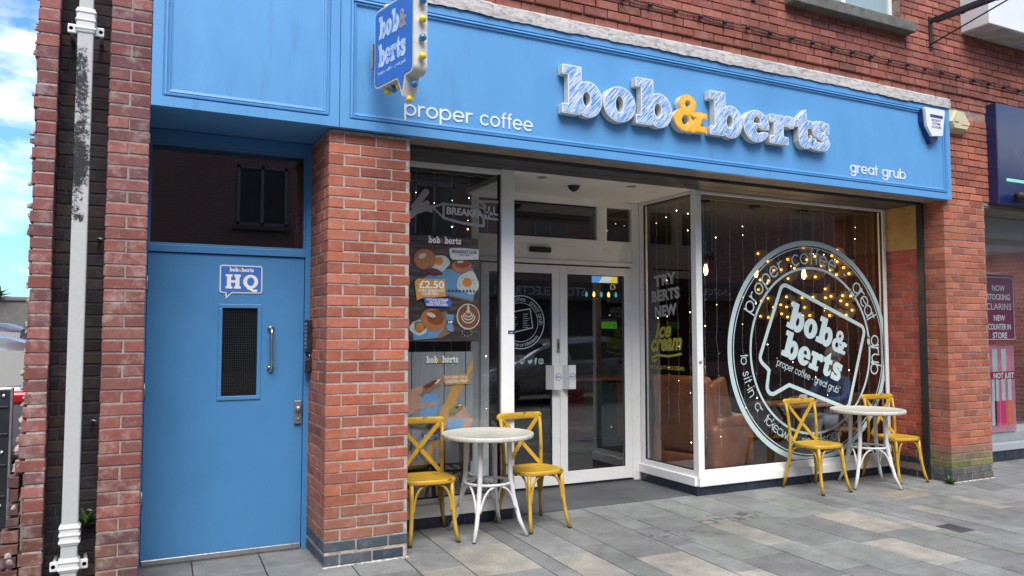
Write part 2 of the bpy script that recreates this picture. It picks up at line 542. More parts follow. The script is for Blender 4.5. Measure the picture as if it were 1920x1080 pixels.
# ------------------------------------------------------------------ outline engine: shapes -> signed distance -> loops -> mesh
def _seg(h, x0, y0, x1, y1):
    def f(X, Y):
        dx, dy = x1 - x0, y1 - y0
        t = np.clip(((X - x0) * dx + (Y - y0) * dy) / (dx * dx + dy * dy + 1e-9), 0, 1)
        return np.hypot(X - x0 - t * dx, Y - y0 - t * dy) - h
    return f
def _bar(h, x0, y0, x1, y1):
    L_ = math.hypot(x1 - x0, y1 - y0); ux, uy = (x1 - x0) / L_, (y1 - y0) / L_
    def f(X, Y):
        a = (X - (x0 + x1) / 2) * ux + (Y - (y0 + y1) / 2) * uy
        b = -(X - (x0 + x1) / 2) * uy + (Y - (y0 + y1) / 2) * ux
        return np.maximum(np.abs(a) - L_ / 2, np.abs(b) - h)
    return f
def _box(x0, x1, y0, y1, r=0.0):
    def f(X, Y):
        ax = np.abs(X - (x0 + x1) / 2) - (x1 - x0) / 2 + r
        ay = np.abs(Y - (y0 + y1) / 2) - (y1 - y0) / 2 + r
        return np.hypot(np.maximum(ax, 0), np.maximum(ay, 0)) + np.minimum(np.maximum(ax, ay), 0) - r
    return f
def _ell(cx, cy, a, b):
    def f(X, Y):
        k = np.hypot((X - cx) / a, (Y - cy) / b)
        g = np.hypot((X - cx) / (a * a), (Y - cy) / (b * b)) + 1e-6
        return np.where(k < 0.05, -min(a, b), (k - 1) * k / g)
    return f
def _arc(h, cx, cy, r, a0, a1, ry=None):
    pts = []
    n = max(4, int(abs(a1 - a0) / 9))
    for i in range(n + 1):
        a = R(a0 + (a1 - a0) * i / n)
        pts.append((cx + r * math.cos(a), cy + (ry or r) * math.sin(a)))
    return _chain(h, pts)
def _chain(h, pts):
    fs = [_seg(h, *pts[i], *pts[i + 1]) for i in range(len(pts) - 1)]
    return _u(*fs)
def _poly(pts):
    """filled polygon distance"""
    n = len(pts)
    def f(X, Y):
        d = np.full(X.shape, 1e9); s = np.ones(X.shape)
        for i in range(n):
            (ax, ay), (bx, by) = pts[i], pts[(i + 1) % n]
            ex, ey = bx - ax, by - ay
            t = np.clip(((X - ax) * ex + (Y - ay) * ey) / (ex * ex + ey * ey + 1e-12), 0, 1)
            d = np.minimum(d, np.hypot(X - ax - t * ex, Y - ay - t * ey))
            c = ((ay > Y) != (by > Y)) & (X < (bx - ax) * (Y - ay) / (by - ay + 1e-12) + ax)
            s = np.where(c, -s, s)
        return d * s
    return f
def _u(*fs):
    def f(X, Y):
        d = fs[0](X, Y)
        for g in fs[1:]: d = np.minimum(d, g(X, Y))
        return d
    return f
def _i(a, b): return lambda X, Y: np.maximum(a(X, Y), b(X, Y))
def _sub(a, *bs):
    def f(X, Y):
        d = a(X, Y)
        for b in bs: d = np.maximum(d, -b(X, Y))
        return d
    return f
def _off(a, k): return lambda X, Y: a(X, Y) + k
def _half(nx, ny, c): return lambda X, Y: X * nx + Y * ny - c      # inside where <= 0

def trace(f, x0, x1, y0, y1, h):
    """marching squares -> closed loops"""
    xs = np.arange(x0, x1 + h, h) + h * 0.137; ys = np.arange(y0, y1 + h, h) + h * 0.071
    X, Y = np.meshgrid(xs, ys)
    F = f(X, Y)
    F = np.where(np.abs(F) < 1e-7, 1e-7, F)
    ins = F < 0
    ny, nx = F.shape
    code = ins[:-1, :-1] * 1 + ins[:-1, 1:] * 2 + ins[1:, 1:] * 4 + ins[1:, :-1] * 8
    nxt = {}
    pt = {}
    def P(e, j, i):
        if e == 0: a, b = (j, i), (j, i + 1)
        elif e == 1: a, b = (j, i + 1), (j + 1, i + 1)
        elif e == 2: a, b = (j + 1, i), (j + 1, i + 1)
        else: a, b = (j, i), (j + 1, i)
        k = (a, b)
        if k not in pt:
            fa, fb = F[a], F[b]
            t = fa / (fa - fb)
            pt[k] = (xs[a[1]] + t * (xs[b[1]] - xs[a[1]]), ys[a[0]] + t * (ys[b[0]] - ys[a[0]]))
        return k
    T = {1: [(3, 0)], 2: [(0, 1)], 3: [(3, 1)], 4: [(1, 2)], 5: [(3, 2), (1, 0)], 6: [(0, 2)], 7: [(3, 2)],
         8: [(2, 3)], 9: [(2, 0)], 10: [(0, 3), (2, 1)], 11: [(2, 1)], 12: [(1, 3)], 13: [(1, 0)], 14: [(0, 3)]}
    js, is_ = np.nonzero((code > 0) & (code < 15))
    for j, i in zip(js.tolist(), is_.tolist()):
        for a, b in T[int(code[j, i])]:
            nxt[P(a, j, i)] = P(b, j, i)
    loops = []
    while nxt:
        s0, c = next(iter(nxt.items()))
        lp = [s0]; del nxt[s0]
        while c != s0 and c in nxt:
            lp.append(c); d = nxt.pop(c); c = d
        if len(lp) < 4: continue
        q = [pt[k] for k in lp]
        out = []
        n = len(q)
        for k in range(n):
            p = out[-1] if out else q[k - 1]
            a = q[k]; b = q[(k + 1) % n]
            l1 = math.hypot(a[0] - p[0], a[1] - p[1]); l2 = math.hypot(b[0] - a[0], b[1] - a[1])
            if l1 < h * 0.2: continue
            cr_ = (a[0] - p[0]) * (b[1] - a[1]) - (a[1] - p[1]) * (b[0] - a[0])
            if abs(cr_) < 0.02 * h * max(l1, l2) and l1 < h * 30: continue
            out.append(a)
        if len(out) >= 3: loops.append(out)
    return loops

def fill(loops, depth=0.0):
    """fill 2-D loops with holes; depth>0 gives a solid from z=0 to z=depth. returns verts, faces"""
    cu = bpy.data.curves.new('tmp', 'CURVE')
    cu.dimensions = '2D'; cu.fill_mode = 'BOTH' if depth else 'FRONT'; cu.extrude = depth / 2
    for lp in loops:
        sp = cu.splines.new('POLY')
        sp.points.add(len(lp) - 1)
        for i, p in enumerate(lp): sp.points[i].co = (p[0], p[1], 0, 1)
        sp.use_cyclic_u = True
    return _curve_out(cu, depth)
def _curve_out(cu, depth):
    o = bpy.data.objects.new('tmp', cu)
    COL.objects.link(o)
    dg = bpy.context.evaluated_depsgraph_get()
    me = bpy.data.meshes.new_from_object(o.evaluated_get(dg))
    v = [(p.co.x, p.co.y, p.co.z + depth / 2) for p in me.vertices]
    f = [tuple(p.vertices) for p in me.polygons]
    bpy.data.objects.remove(o); bpy.data.curves.remove(cu); bpy.data.meshes.remove(me)
    return v, f
_tc = {}
def text(s_, size=1.0, bold=0.0, shear=0.0, align='LEFT', depth=0.0, space=1.0, line=1.0):
    k = (s_, size, bold, shear, align, depth, space, line)
    if k not in _tc:
        cu = bpy.data.curves.new('tmp', 'FONT')
        cu.body = s_; cu.size = size; cu.offset = bold; cu.shear = shear; cu.align_x = align
        cu.extrude = depth / 2; cu.resolution_u = 3; cu.space_character = space; cu.space_line = line
        cu.fill_mode = 'BOTH' if depth else 'FRONT'
        _tc[k] = _curve_out(cu, depth)
    return _tc[k]

# ---- monoline geometric alphabet, x-height 1
def avant(ch, h=0.08):
    r = 0.5 - h; W = 1.0
    ring = _sub(_ell(.5, .5, .5, .5), _ell(.5, .5, .5 - 2 * h, .5 - 2 * h))
    st = lambda x, a, b: _bar(h, x, a, x, b)
    if ch == 'a': return _u(ring, st(1 - h, 0, 1)), 1.0
    if ch == 'b': return _u(ring, st(h, 0, 1.4)), 1.0
    if ch == 'd': return _u(ring, st(1 - h, 0, 1.4)), 1.0
    if ch == 'c': return _arc(h, .5, .5, r, 48, 312), .92
    if ch == 'e': return _u(_arc(h, .5, .5, r, 0, 312), _bar(h * .9, h, .5, 1 - h * .6, .5)), 1.0
    if ch == 'f': return _u(st(.24, 0, 1.15), _arc(h, .44, 1.15, .2, 90, 180), _bar(h, 0, .92, .46, .92)), .48
    if ch == 'g': return _u(ring, st(1 - h, .0, 1), _arc(h, .5, .02, r, 200, 360)), 1.0
    if ch == 'h': return _u(st(h, 0, 1.4), _arc(h, .42, .58, .34, 0, 180), st(.76, 0, .58)), .84
    if ch == 'i': return _u(st(h, 0, 1), _box(0, 2 * h, 1.2, 1.36)), 2 * h
    if ch == 'k': return _u(st(h, 0, 1.4), _bar(h, .12, .42, .62, .98), _bar(h, .32, .6, .7, .02)), .74
    if ch == 'l': return st(h, 0, 1.4), 2 * h
    if ch == 'n': return _u(st(h, 0, 1), _arc(h, .42, .58, .34, 0, 180), st(.76, 0, .58)), .84
    if ch == 'm': return _u(st(h, 0, 1), _arc(h, .38, .62, .3, 0, 180), st(.68, 0, .62), _arc(h, .98, .62, .3, 0, 180), st(1.28, 0, .62)), 1.36
    if ch == 'o': return ring, 1.0
    if ch == 'p': return _u(ring, st(h, -.42, 1)), 1.0
    if ch == 'r': return _u(st(h, 0, 1), _arc(h, .42, .56, .34, 70, 180)), .54
    if ch == 's': return _chain(h, [(.56, .8), (.44, .91), (.28, .93), (.14, .84), (.11, .7), (.18, .59), (.34, .51), (.5, .42), (.57, .29), (.52, .15), (.36, .07), (.2, .09), (.08, .22)]), .66
    if ch == 't': return _u(st(.22, 0, 1.32), _bar(h, 0, .92, .44, .92)), .44
    if ch == 'u': return _u(_arc(h, .42, .42, .34, 180, 360), st(h, .42, 1), st(.76, 0, 1)), .84
    if ch == 'w': return _chain(h, [(.08, .93), (.34, .08), (.6, .93), (.86, .08), (1.12, .93)]), 1.2
    if ch == 'y': return _u(_bar(h, .06, 1, .4, .06), _bar(h, .74, 1, .3, -.42)), .8
    if ch == '-': return _bar(h, 0, .48, .34, .48), .34
    if ch in '"\u201c\u201d': return _u(_bar(h * .8, .06, 1.15, .1, 1.4), _bar(h * .8, .28, 1.15, .32, 1.4)), .36
    return None, .38
_ac = {}
def avant_loops(ch, h):
    if (ch, h) not in _ac:
        f, w = avant(ch, h)
        _ac[(ch, h)] = (trace(f, -.1, 1.5, -.6, 1.6, .028) if f else [], w)
    return _ac[(ch, h)]
def avant_text(mb, s_, mtx, xh, depth=0.0, h=0.08, gap=0.14, width=None):
    adv = []; x = 0
    for c in s_:
        lp, w = avant_loops(c, h)
        adv.append(x); x += w + gap
    tot = x - gap
    k = width / tot / xh if width else 1.0
    for c, a in zip(s_, adv):
        lp, w = avant_loops(c, h)
        if lp:
            v, f = fill(lp, depth)
            mb.add([((p[0] + a) * xh * k, p[1] * xh, p[2]) for p in v], f, mtx)
    return tot * xh * k
def avant_arc(mb, s_, cx, cz, rad, a_start, a_end, xh, y, h=0.08, inner=False):
    """letters along a circle; clockwise on top (a_start > a_end), or reading left to right along the bottom (inner=True)"""
    ws = [avant_loops(c, h)[1] + .16 for c in s_]
    tot = sum(ws); acc = 0
    for c, w in zip(s_, ws):
        lp, w0 = avant_loops(c, h)
        a = R(a_start + (a_end - a_start) * (acc + w0 / 2) / tot)
        acc += w
        if not lp: continue
        v, f = fill(lp, 0)
        px, pz = cx + rad * math.cos(a), cz + rad * math.sin(a)
        rot = a - math.pi / 2 if not inner else a + math.pi / 2
        mb.add([((p[0] - w0 / 2) * xh, p[1] * xh, 0) for p in v], f, FRONT(px, y, pz, rot))

# ---- heavy slab letters, x-height 1
def slab(ch):
    if ch == 'b':
        return _sub(_u(_box(.2, .66, 0, 1.44, .03), _box(0, .66, 1.15, 1.44, .03), _box(0, .62, 0, .29, .03), _ell(.88, .5, .49, .54)),
                    _ell(.83, .5, .13, .22), _poly([(.5, -.2), (.68, -.2), (.66, .1), (.6, .0)])), 1.37
    if ch == 'o': return _sub(_ell(.58, .5, .58, .54), _ell(.58, .5, .14, .26)), 1.16
    if ch == 'e':
        return _sub(_ell(.57, .5, .57, .54), _i(_ell(.6, .66, .15, .17), _half(0, -1, -.6)), _box(.62, 1.3, .33, .42), _ell(.68, .37, .13, .1)), 1.12
    if ch == 'r':
        return _sub(_u(_box(.2, .64, 0, 1.0, .03), _box(0, .6, .72, 1.0, .03), _box(0, .86, 0, .28, .03), _ell(.86, .8, .27, .22), _box(.84, 1.12, .6, 1.0, .05)), _ell(.8, .52, .16, .12)), 1.12
    if ch == 't':
        return _sub(_u(_box(.2, .62, .2, 1.0, .02), _box(0, .86, .7, .98, .03), _poly([(.2, .9), (.62, .9), (.58, 1.38), (.2, 1.05)]),
                       _ell(.54, .28, .34, .3), _box(.66, .9, .1, .36, .03)), _ell(.7, .42, .08, .14)), .9
    if ch == 's':
        return _u(_chain(.15, [(.76, .84), (.5, .88), (.3, .86), (.2, .74), (.26, .6), (.5, .52), (.72, .42), (.8, .26), (.7, .14), (.5, .12), (.2, .14)]),
                  _box(.66, .92, .6, .98, .04), _box(.04, .28, 0, .38, .04)), .96
    if ch == '&':
        return _sub(_u(_sub(_ell(.56, .86, .34, .3), _ell(.56, .86, .1, .1)), _ell(.48, .34, .46, .38), _poly([(.25, .62), (.62, .66), (1.22, .0), (.78, .0)]),
                       _chain(.11, [(1.08, .56), (.98, .3), (.76, .06)]), _box(.8, 1.34, .44, .64, .03), _box(.8, 1.32, 0, .2, .03)),
                    _ell(.46, .33, .14, .15), _poly([(.62, .5), (.88, .43), (.76, .36)])), 1.36
    if ch == 'H':
        return _u(_box(.12, .5, 0, 1.4), _box(.9, 1.28, 0, 1.4), _box(.4, 1.0, .58, .82), _box(0, .62, 0, .22), _box(.78, 1.4, 0, .22), _box(0, .62, 1.18, 1.4), _box(.78, 1.4, 1.18, 1.4)), 1.4
    if ch == 'Q':
        return _u(_sub(_ell(.72, .72, .7, .7), _ell(.72, .72, .34, .42)), _chain(.12, [(.5, .06), (.75, -.02), (1.0, -.2), (1.25, -.16)])), 1.44
    return None, .5
_sc = {}
def slab_loops(ch, inset=0.0):
    k = (ch, inset)
    if k not in _sc:
        f, w = slab(ch)
        _sc[k] = (trace(_off(f, inset) if inset else f, -.15, 1.6, -.35, 1.6, .026) if f else [], w)
    return _sc[k]
def slab_text(mb, s_, mtx, xh, depth=0.0, gap=.04, inset=0.0, width=None, curmap=None):
    adv = []; x = 0
    for c in s_:
        adv.append(x); x += slab_loops(c)[1] + gap
    tot = x - gap
    k = width / tot / xh if width else 1.0
    base = mb.cur
    for c, a in zip(s_, adv):
        lp, w = slab_loops(c, inset)
        if curmap and c in curmap: mb.cur = curmap[c]
        v, f = fill(lp, depth)
        mb.add([((p[0] + a) * xh * k, p[1] * xh, p[2]) for p in v], f, mtx)
        mb.cur = base
    return tot * xh * k

def shape(mb, f, bounds, mtx, h, depth=0.0, s=1.0):
    lp = trace(f, *bounds, h)
    if lp:
        v, fc = fill(lp, depth)
        mb.add([(p[0] * s, p[1] * s, p[2]) for p in v], fc, mtx)

# ------------------------------------------------------------------ brickwork
def jit(c, a, r=rnd):
    k = 1 + r.uniform(-a, a)
    return (c[0] * k * (1 + r.uniform(-a, a) * .25), c[1] * k * (1 + r.uniform(-a, a) * .35), c[2] * k * (1 + r.uniform(-a, a) * .35))
ORANGE = [lin(170, 98, 73), lin(161, 90, 66), lin(178, 106, 79), lin(150, 84, 65), lin(166, 100, 78)]
PURPLE = [lin(124, 80, 78), lin(136, 84, 79), lin(114, 74, 76), lin(144, 90, 84), lin(130, 76, 72)]
BLUEB = [lin(66, 74, 86), lin(74, 80, 90), lin(58, 66, 78)]
UPPER = [lin(156, 90, 74), lin(148, 84, 70), lin(164, 98, 80), lin(138, 80, 70), lin(152, 88, 70)]
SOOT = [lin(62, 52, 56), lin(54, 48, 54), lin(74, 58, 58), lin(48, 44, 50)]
def one_brick(mb, O, u, w, a, b, z0, z1, depth, col, rough=0.0024, bev=0.0045):
    """a brick from a..b along u, face proud along w"""
    mb.col = col
    j = lambda k=rough: rnd.uniform(-k, k)
    out = j(.0015)
    def P(s, d, z): return tuple(O + u * s + w * d + Vector((0, 0, z)))
    a += j(); b += j(); z0 += j(); z1 += j()
    v = [P(a, -depth, z0), P(b, -depth, z0), P(b, -depth, z1), P(a, -depth, z1),
         P(a, out - bev, z0), P(b, out - bev, z0), P(b, out - bev, z1), P(a, out - bev, z1),
         P(a + bev, out, z0 + bev + j()), P(b - bev, out, z0 + bev + j()), P(b - bev, out, z1 - bev + j()), P(a + bev, out, z1 - bev + j())]
    f = [(8, 9, 10, 11), (4, 5, 9, 8), (5, 6, 10, 9), (6, 7, 11, 10), (7, 4, 8, 11),
         (0, 1, 5, 4), (1, 2, 6, 5), (2, 3, 7, 6), (3, 0, 4, 7), (3, 2, 1, 0)]
    mb.add(v, f)
def brick_face(mb, O, u, w, L_, zs, pal, starts=(0.0, 0.1125), depth=0.1, header=False, firsthalf=(False, False), lo=0.0, colf=None, var=.2, hb=0.065):
    """zs: list of course bottoms. starts: where the first brick of even/odd courses begins"""
    O = Vector(O); u = Vector(u); w = Vector(w)
    for i, z in enumerate(zs):
        k = i % 2
        s = starts[k]
        first = firsthalf[k]
        while s < L_ - 0.03:
            e = s + (0.1025 if first else 0.215)
            first = False
            if e > L_ - 0.02: e = L_
            col = colf(i, s) if colf else None
            if col is None: col = jit(rnd.choice(pal), var)
            one_brick(mb, O, u, w, s, min(e, L_), z, z + hb, depth, col)
            s = e + 0.01
# ==================================================================  SETTING
def slab_colours():
    return [lin(119, 119, 117), lin(124, 125, 122), lin(113, 113, 111), lin(127, 128, 125), lin(120, 122, 119), lin(116, 115, 114)]
BEIGE = [lin(147, 142, 132), lin(141, 137, 127), lin(152, 148, 139)]
def paving():
    m, t, b = new_mat('sandstone paving')
    l = t.links.new
    tcn = t.nodes.new('ShaderNodeTexCoord')
    at = t.nodes.new('ShaderNodeAttribute'); at.attribute_name = 'col'
    n1 = nd(t, 'ShaderNodeTexNoise', Scale=5.0, Detail=10.0, Roughness=0.72)
    n2 = nd(t, 'ShaderNodeTexNoise', Scale=62.0, Detail=5.0, Roughness=0.8)
    n3 = nd(t, 'ShaderNodeTexNoise', Scale=1.1, Detail=5.0, Roughness=0.6)
    vo = nd(t, 'ShaderNodeTexVoronoi', Scale=7.0)
    for n in (n1, n2, n3, vo): l(tcn.outputs['Object'], n.inputs['Vector'])
    def rng(src, a, b_, c, d):
        r = t.nodes.new('ShaderNodeMapRange')
        for k, v in zip(('From Min', 'From Max', 'To Min', 'To Max'), (a, b_, c, d)): r.inputs[k].default_value = v
        l(src, r.inputs['Value']); return r.outputs['Result']
    def mul(a, b_):
        q = t.nodes.new('ShaderNodeMath'); q.operation = 'MULTIPLY'; l(a, q.inputs[0]); l(b_, q.inputs[1]); return q.outputs['Value']
    k = mul(rng(n1.outputs['Fac'], .3, .7, .72, 1.26), rng(n2.outputs['Fac'], .3, .7, .70, 1.3))
    k = mul(k, rng(n3.outputs['Fac'], .35, .65, .80, 1.12))
    vm = t.nodes.new('ShaderNodeVectorMath'); vm.operation = 'SCALE'
    l(at.outputs['Color'], vm.inputs[0]); l(k, vm.inputs['Scale'])
    # chewing-gum spots
    gum = rng(vo.outputs['Distance'], .035, .05, .55, 0)
    n5 = nd(t, 'ShaderNodeTexNoise', Scale=1.7, Detail=1.0)
    l(tcn.outputs['Object'], n5.inputs['Vector'])
    gum = mul(gum, rng(n5.outputs['Fac'], .5, .56, 0, 1))
    mm = t.nodes.new('ShaderNodeMix'); mm.data_type = 'RGBA'
    l(gum, mm.inputs['Factor']); l(vm.outputs['Vector'], mm.inputs['A'])
    mm.inputs['B'].default_value = (.42, .42, .40, 1)
    # splashed stains by the window corner: part of the stone
    def spots(cx, cy, rx, ry, lo, sc, sd):
        mp_ = t.nodes.new('ShaderNodeMapping'); mp_.vector_type = 'TEXTURE'
        mp_.inputs['Location'].default_value = (cx, cy, 0); mp_.inputs['Scale'].default_value = (rx, ry, 1)
        l(tcn.outputs['Object'], mp_.inputs['Vector'])
        ln = t.nodes.new('ShaderNodeVectorMath'); ln.operation = 'LENGTH'; l(mp_.outputs['Vector'], ln.inputs[0])
        n_ = nd(t, 'ShaderNodeTexNoise', Scale=sc, Detail=3.0, Roughness=0.55, Distortion=sd); l(tcn.outputs['Object'], n_.inputs['Vector'])
        return mul(rng(ln.outputs['Value'], .55, 1.0, 1, 0), rng(n_.outputs['Fac'], lo, lo + .03, 0, 1))
    sp1_ = spots(4.62, -.1, .45, .22, .52, 11, .4); sp2_ = spots(3.85, -.3, .4, .3, .60, 15, .2); sp3_ = spots(4.55, .0, 3.5, 1.3, .685, 19, 0.2)
    mxs = t.nodes.new('ShaderNodeMath'); mxs.operation = 'MAXIMUM'; l(sp1_, mxs.inputs[0]); l(sp2_, mxs.inputs[1])
    mxt = t.nodes.new('ShaderNodeMath'); mxt.operation = 'MAXIMUM'; l(mxs.outputs['Value'], mxt.inputs[0]); l(sp3_, mxt.inputs[1])
    m9 = t.nodes.new('ShaderNodeMix'); m9.data_type = 'RGBA'
    l(rng(mxt.outputs['Value'], 0, 1, 0, .72), m9.inputs['Factor']); l(mm.outputs['Result'], m9.inputs['A']); m9.inputs['B'].default_value = (.05, .048, .045, 1)
    l(m9.outputs['Result'], b.inputs['Base Color'])
    l(rng(n1.outputs['Fac'], .3, .7, .55, .8), b.inputs['Roughness'])
    bp = t.nodes.new('ShaderNodeBump'); bp.inputs['Strength'].default_value = .35; bp.inputs['Distance'].default_value = .004
    l(n1.outputs['Fac'], bp.inputs['Height']); l(bp.outputs['Normal'], b.inputs['Normal'])
    MT['paving'] = m
    MT['joint'] = mat('paving joint grit', (0.055, 0.052, 0.05), 0.95, 0.3, 40, .6, 150)
    MT['asphalt'] = mat('asphalt', (0.05, 0.05, 0.052), 0.9, 0.25, 30, .8, 200)
    MT['gravel'] = mat('stony ground', (0.13, 0.115, 0.10), 0.95, 0.5, 25, 1.0, 60)
    mb = MB()
    mb.box(-60, 60, -60, 60, -0.4, -0.016)
    tag(mb.build('ground', 'joint'), kind='structure')
    mb = MB(); mb.usecol = True
    # columns of slabs running away from the facade; the named ones stand out in the photograph
    X = [-7.0, -6.4, -5.9, -5.3, -4.75, -4.3, -3.8, -3.2, -2.65, -2.1, -1.65, -1.05, -.55, -.1, .42, .86, 1.4, 1.77, 2.09, 2.56, 2.71, 3.02, 3.235, 3.64, 3.86, 4.29, 4.58, 4.985, 5.33, 5.77, 5.94, 6.12, 6.325, 6.54, 7.045, 7.23, 7.75, 8.1, 8.6, 9.0, 9.5, 9.85, 10.4, 10.9, 11.5, 12.0, 12.6, 13.1, 13.7]
    G = slab_colours()
    fixed = {   # left edge -> list of (y0, y1, colour)
        1.77: [(-.72, -.34, BEIGE[1]), (-.34, .16, G[0])],
        2.09: [(-.62, .06, BEIGE[1])],
        2.71: [(-1.04, -.44, BEIGE[0])],
        3.235: [(-1.42, -.72, BEIGE[0]), (-.72, -.04, G[2])],
        3.64: [(-1.66, -1.28, BEIGE[2]), (-1.28, -.94, G[3]), (-.94, -.6, G[1])],
        3.86: [(-1.08, -.53, lin(119, 122, 116)), (-.53, .2, G[2])],
        4.29: [(-.88, -.2, BEIGE[1]), (-.2, .48, lin(126, 127, 119)), (-1.55, -.88, G[3])],
        4.58: [(-1.66, -1.03, lin(127, 131, 124)), (-1.03, -.21, lin(118, 120, 115)), (-.21, .5, G[0])],
        4.985: [(-1.77, -1.14, BEIGE[0]), (-1.14, -.36, G[2])],
        5.33: [(-1.01, -.36, BEIGE[0]), (-1.67, -1.01, lin(117, 119, 114)), (-.36, .3, lin(124, 127, 120))],
        5.77: [(-1.14, -.84, BEIGE[1]), (-1.5, -1.14, lin(122, 125, 119)), (-.84, -.3, G[3])],
        5.94: [(-1.3, -1.07, lin(66, 64, 66)), (-1.07, -.5, G[1])],
        6.12: [(-1.5, -1.0, G[5])],
        6.325: [(-.81, -.5, BEIGE[1])],
        6.54: [(-.27, .02, lin(136, 129, 114)), (-1.05, -.27, lin(120, 122, 117))],
        7.045: [(-.93, -.4, BEIGE[0]), (-.09, .02, BEIGE[1])],
    }
    g = 0.0042
    for i in range(len(X) - 1):
        x0, x1 = X[i], X[i + 1]
        fx = sorted(fixed.get(x0, []))
        y = -9.0 + rnd.uniform(0, .4)
        segs = []
        while y < .75:
            nf = [s for s in fx if s[0] >= y - 1e-6]
            lim = nf[0][0] if nf else .752
            if nf and abs(nf[0][0] - y) < 1e-6:
                segs.append((nf[0][0], nf[0][1], nf[0][2])); y = nf[0][1]; continue
            ln = rnd.choice((.45, .6, .75, .9, .55))
            e = y + ln
            if e > lim - .2: e = lim
            segs.append((y, e, rnd.choice(G) if rnd.random() > .08 or (1.3 < x0 < 7.6 and e > -2.0) else rnd.choice(BEIGE)))
            y = e
        for (a, b_, c) in segs:
            if b_ - a < .03: continue
            mb.col = jit(c, .05)
            dz = rnd.uniform(-.0015, .001)
            k0, k1 = g, .0022
            sk = 0.02 * (a + .5)
            v = [(x0 + k0, a + k0, -.014), (x1 - k0, a + k0, -.014), (x1 - k0, b_ - k0, -.014), (x0 + k0, b_ - k0, -.014),
                 (x0 + k0, a + k0, dz - .002), (x1 - k0, a + k0, dz - .002), (x1 - k0, b_ - k0, dz - .002), (x0 + k0, b_ - k0, dz - .002),
                 (x0 + k0 + k1, a + k0 + k1, dz), (x1 - k0 - k1, a + k0 + k1, dz), (x1 - k0 - k1, b_ - k0 - k1, dz), (x0 + k0 + k1, b_ - k0 - k1, dz)]
            v = [(p[0] + 0.04 * (p[1] + .4), p[1], p[2]) for p in v]
            mb.add(v, [(8, 9, 10, 11), (4, 5, 9, 8), (5, 6, 10, 9), (6, 7, 11, 10), (7, 4, 8, 11), (0, 1, 5, 4), (1, 2, 6, 5), (2, 3, 7, 6), (3, 0, 4, 7)])
    tag(mb.build('pavement', 'paving'), kind='structure')
    # dark slate floor of the entrance recess and of the blue door's step
    mb = MB(); mb.usecol = True
    for (xa, xb, ya, yb, nx_, ny_) in ((2.99, 4.97, .756, 1.66, 3, 1), ):
        for i in range(nx_):
            for j in range(ny_):
                mb.col = jit(lin(84, 86, 89), .05)
                w = (xb - xa) / nx_; d = (yb - ya) / ny_
                mb.box(xa + i * w + .002, xa + (i + 1) * w - .002, ya + j * d + .002, ya + (j + 1) * d - .002, -.014, .002)
    tag(mb.build('porch_floor', 'paving'), kind='structure')
    mb = MB(); mb.box(-60, 60, -14, -9.0, -.015, -.02 + .012); tag(mb.build('road', 'asphalt'), kind='structure')
    mb = MB(); mb.box(-30, -.5, 1.0, 30, -.015, .003); tag(mb.build('stony_yard', 'gravel'), kind='structure')
paving()

# ==================================================================  THE CAFE BUILDING
bld = thing('cafe_building', 'red brick building with a bright blue painted cafe front and blue side door', 'building', (0, 0, 0))
ZJ = .0125                                    # joint grid: course bottoms at .02+.075k
def zs(z0, z1, base=.025, pitch=.0748):
    k0 = math.ceil((z0 - base) / pitch - 1e-6)
    out = []
    k = k0
    while base + k * pitch + .06 <= z1: out.append(base + k * pitch); k += 1
    return out
def pillar(name, x0, x1, y0, y1, top, pal, cf, base=.025, bottom_blue=2):
    m1 = MB()
    m1.box(x0 + .005, x1 - .005, y0 + .005, y1, -.02, top)
    core = m1.build(name, 'mortar' if x0 < 3 else 'mortar_red', bld)
    mb = MB(); mb.usecol = True
    z = [0.0 + .012] + zs(base + .0748 - .001, top + .045, base)
    z = [q for q in z if q + .03 < top]
    brick_face(mb, (x0, y0, 0), (1, 0, 0), (0, -1, 0), x1 - x0, z, pal, (0.1125, 0.0), colf=lambda i, s: cf(i, s, 0))
    brick_face(mb, (x0, y1, 0), (0, -1, 0), (-1, 0, 0), y1 - y0, z, pal, ((y1 - y0) % .225 - .1125 if False else 0, 0.1125), depth=.09, colf=lambda i, s: cf(i, s, 1)) if False else None
    # side face: measured from the corner going back
    O = Vector((x0, y0, 0))
    for i, zz in enumerate(z):
        k = i % 2
        s = 0.0 if k == 0 else .1125
        while s < (y1 - y0) - .03:
            e = min(s + (.215 if s != 0.1125 or k == 0 else .215), y1 - y0)
            c = cf(i, s, 1) or jit(rnd.choice(pal), .2)
            # face normal -X: u must be +Y, w = -X (winding handled by recalc)
            one_brick(mb, O, Vector((0, 1, 0)), Vector((-1, 0, 0)), s, e, zz, zz + .065, .1, c)
            s = e + .01
        # right return
        s = .1125
        while s < (y1 - y0) - .03:
            e = min(s + .215, y1 - y0)
            c = cf(i, s, 2) or jit(rnd.choice(pal), .2)
            one_brick(mb, Vector((x1, y0, 0)), Vector((0, 1, 0)), Vector((1, 0, 0)), s, e, zz, zz + .065, .05, c)
            s = e + .01
    o = mb.build('brickwork', 'brick', core)
    fix_normals(o)
    return core
def cfL(i, s, side):
    if i < 2: return jit(rnd.choice(BLUEB), .12)
    if i < 5: return jit(rnd.choice([lin(150, 92, 72), lin(158, 100, 80), lin(140, 92, 74)]), .12)
    return jit(rnd.choice(ORANGE), .16)
pillar('pillar', 1.228, 1.812, 0.0, .62, 2.955, ORANGE, cfL)
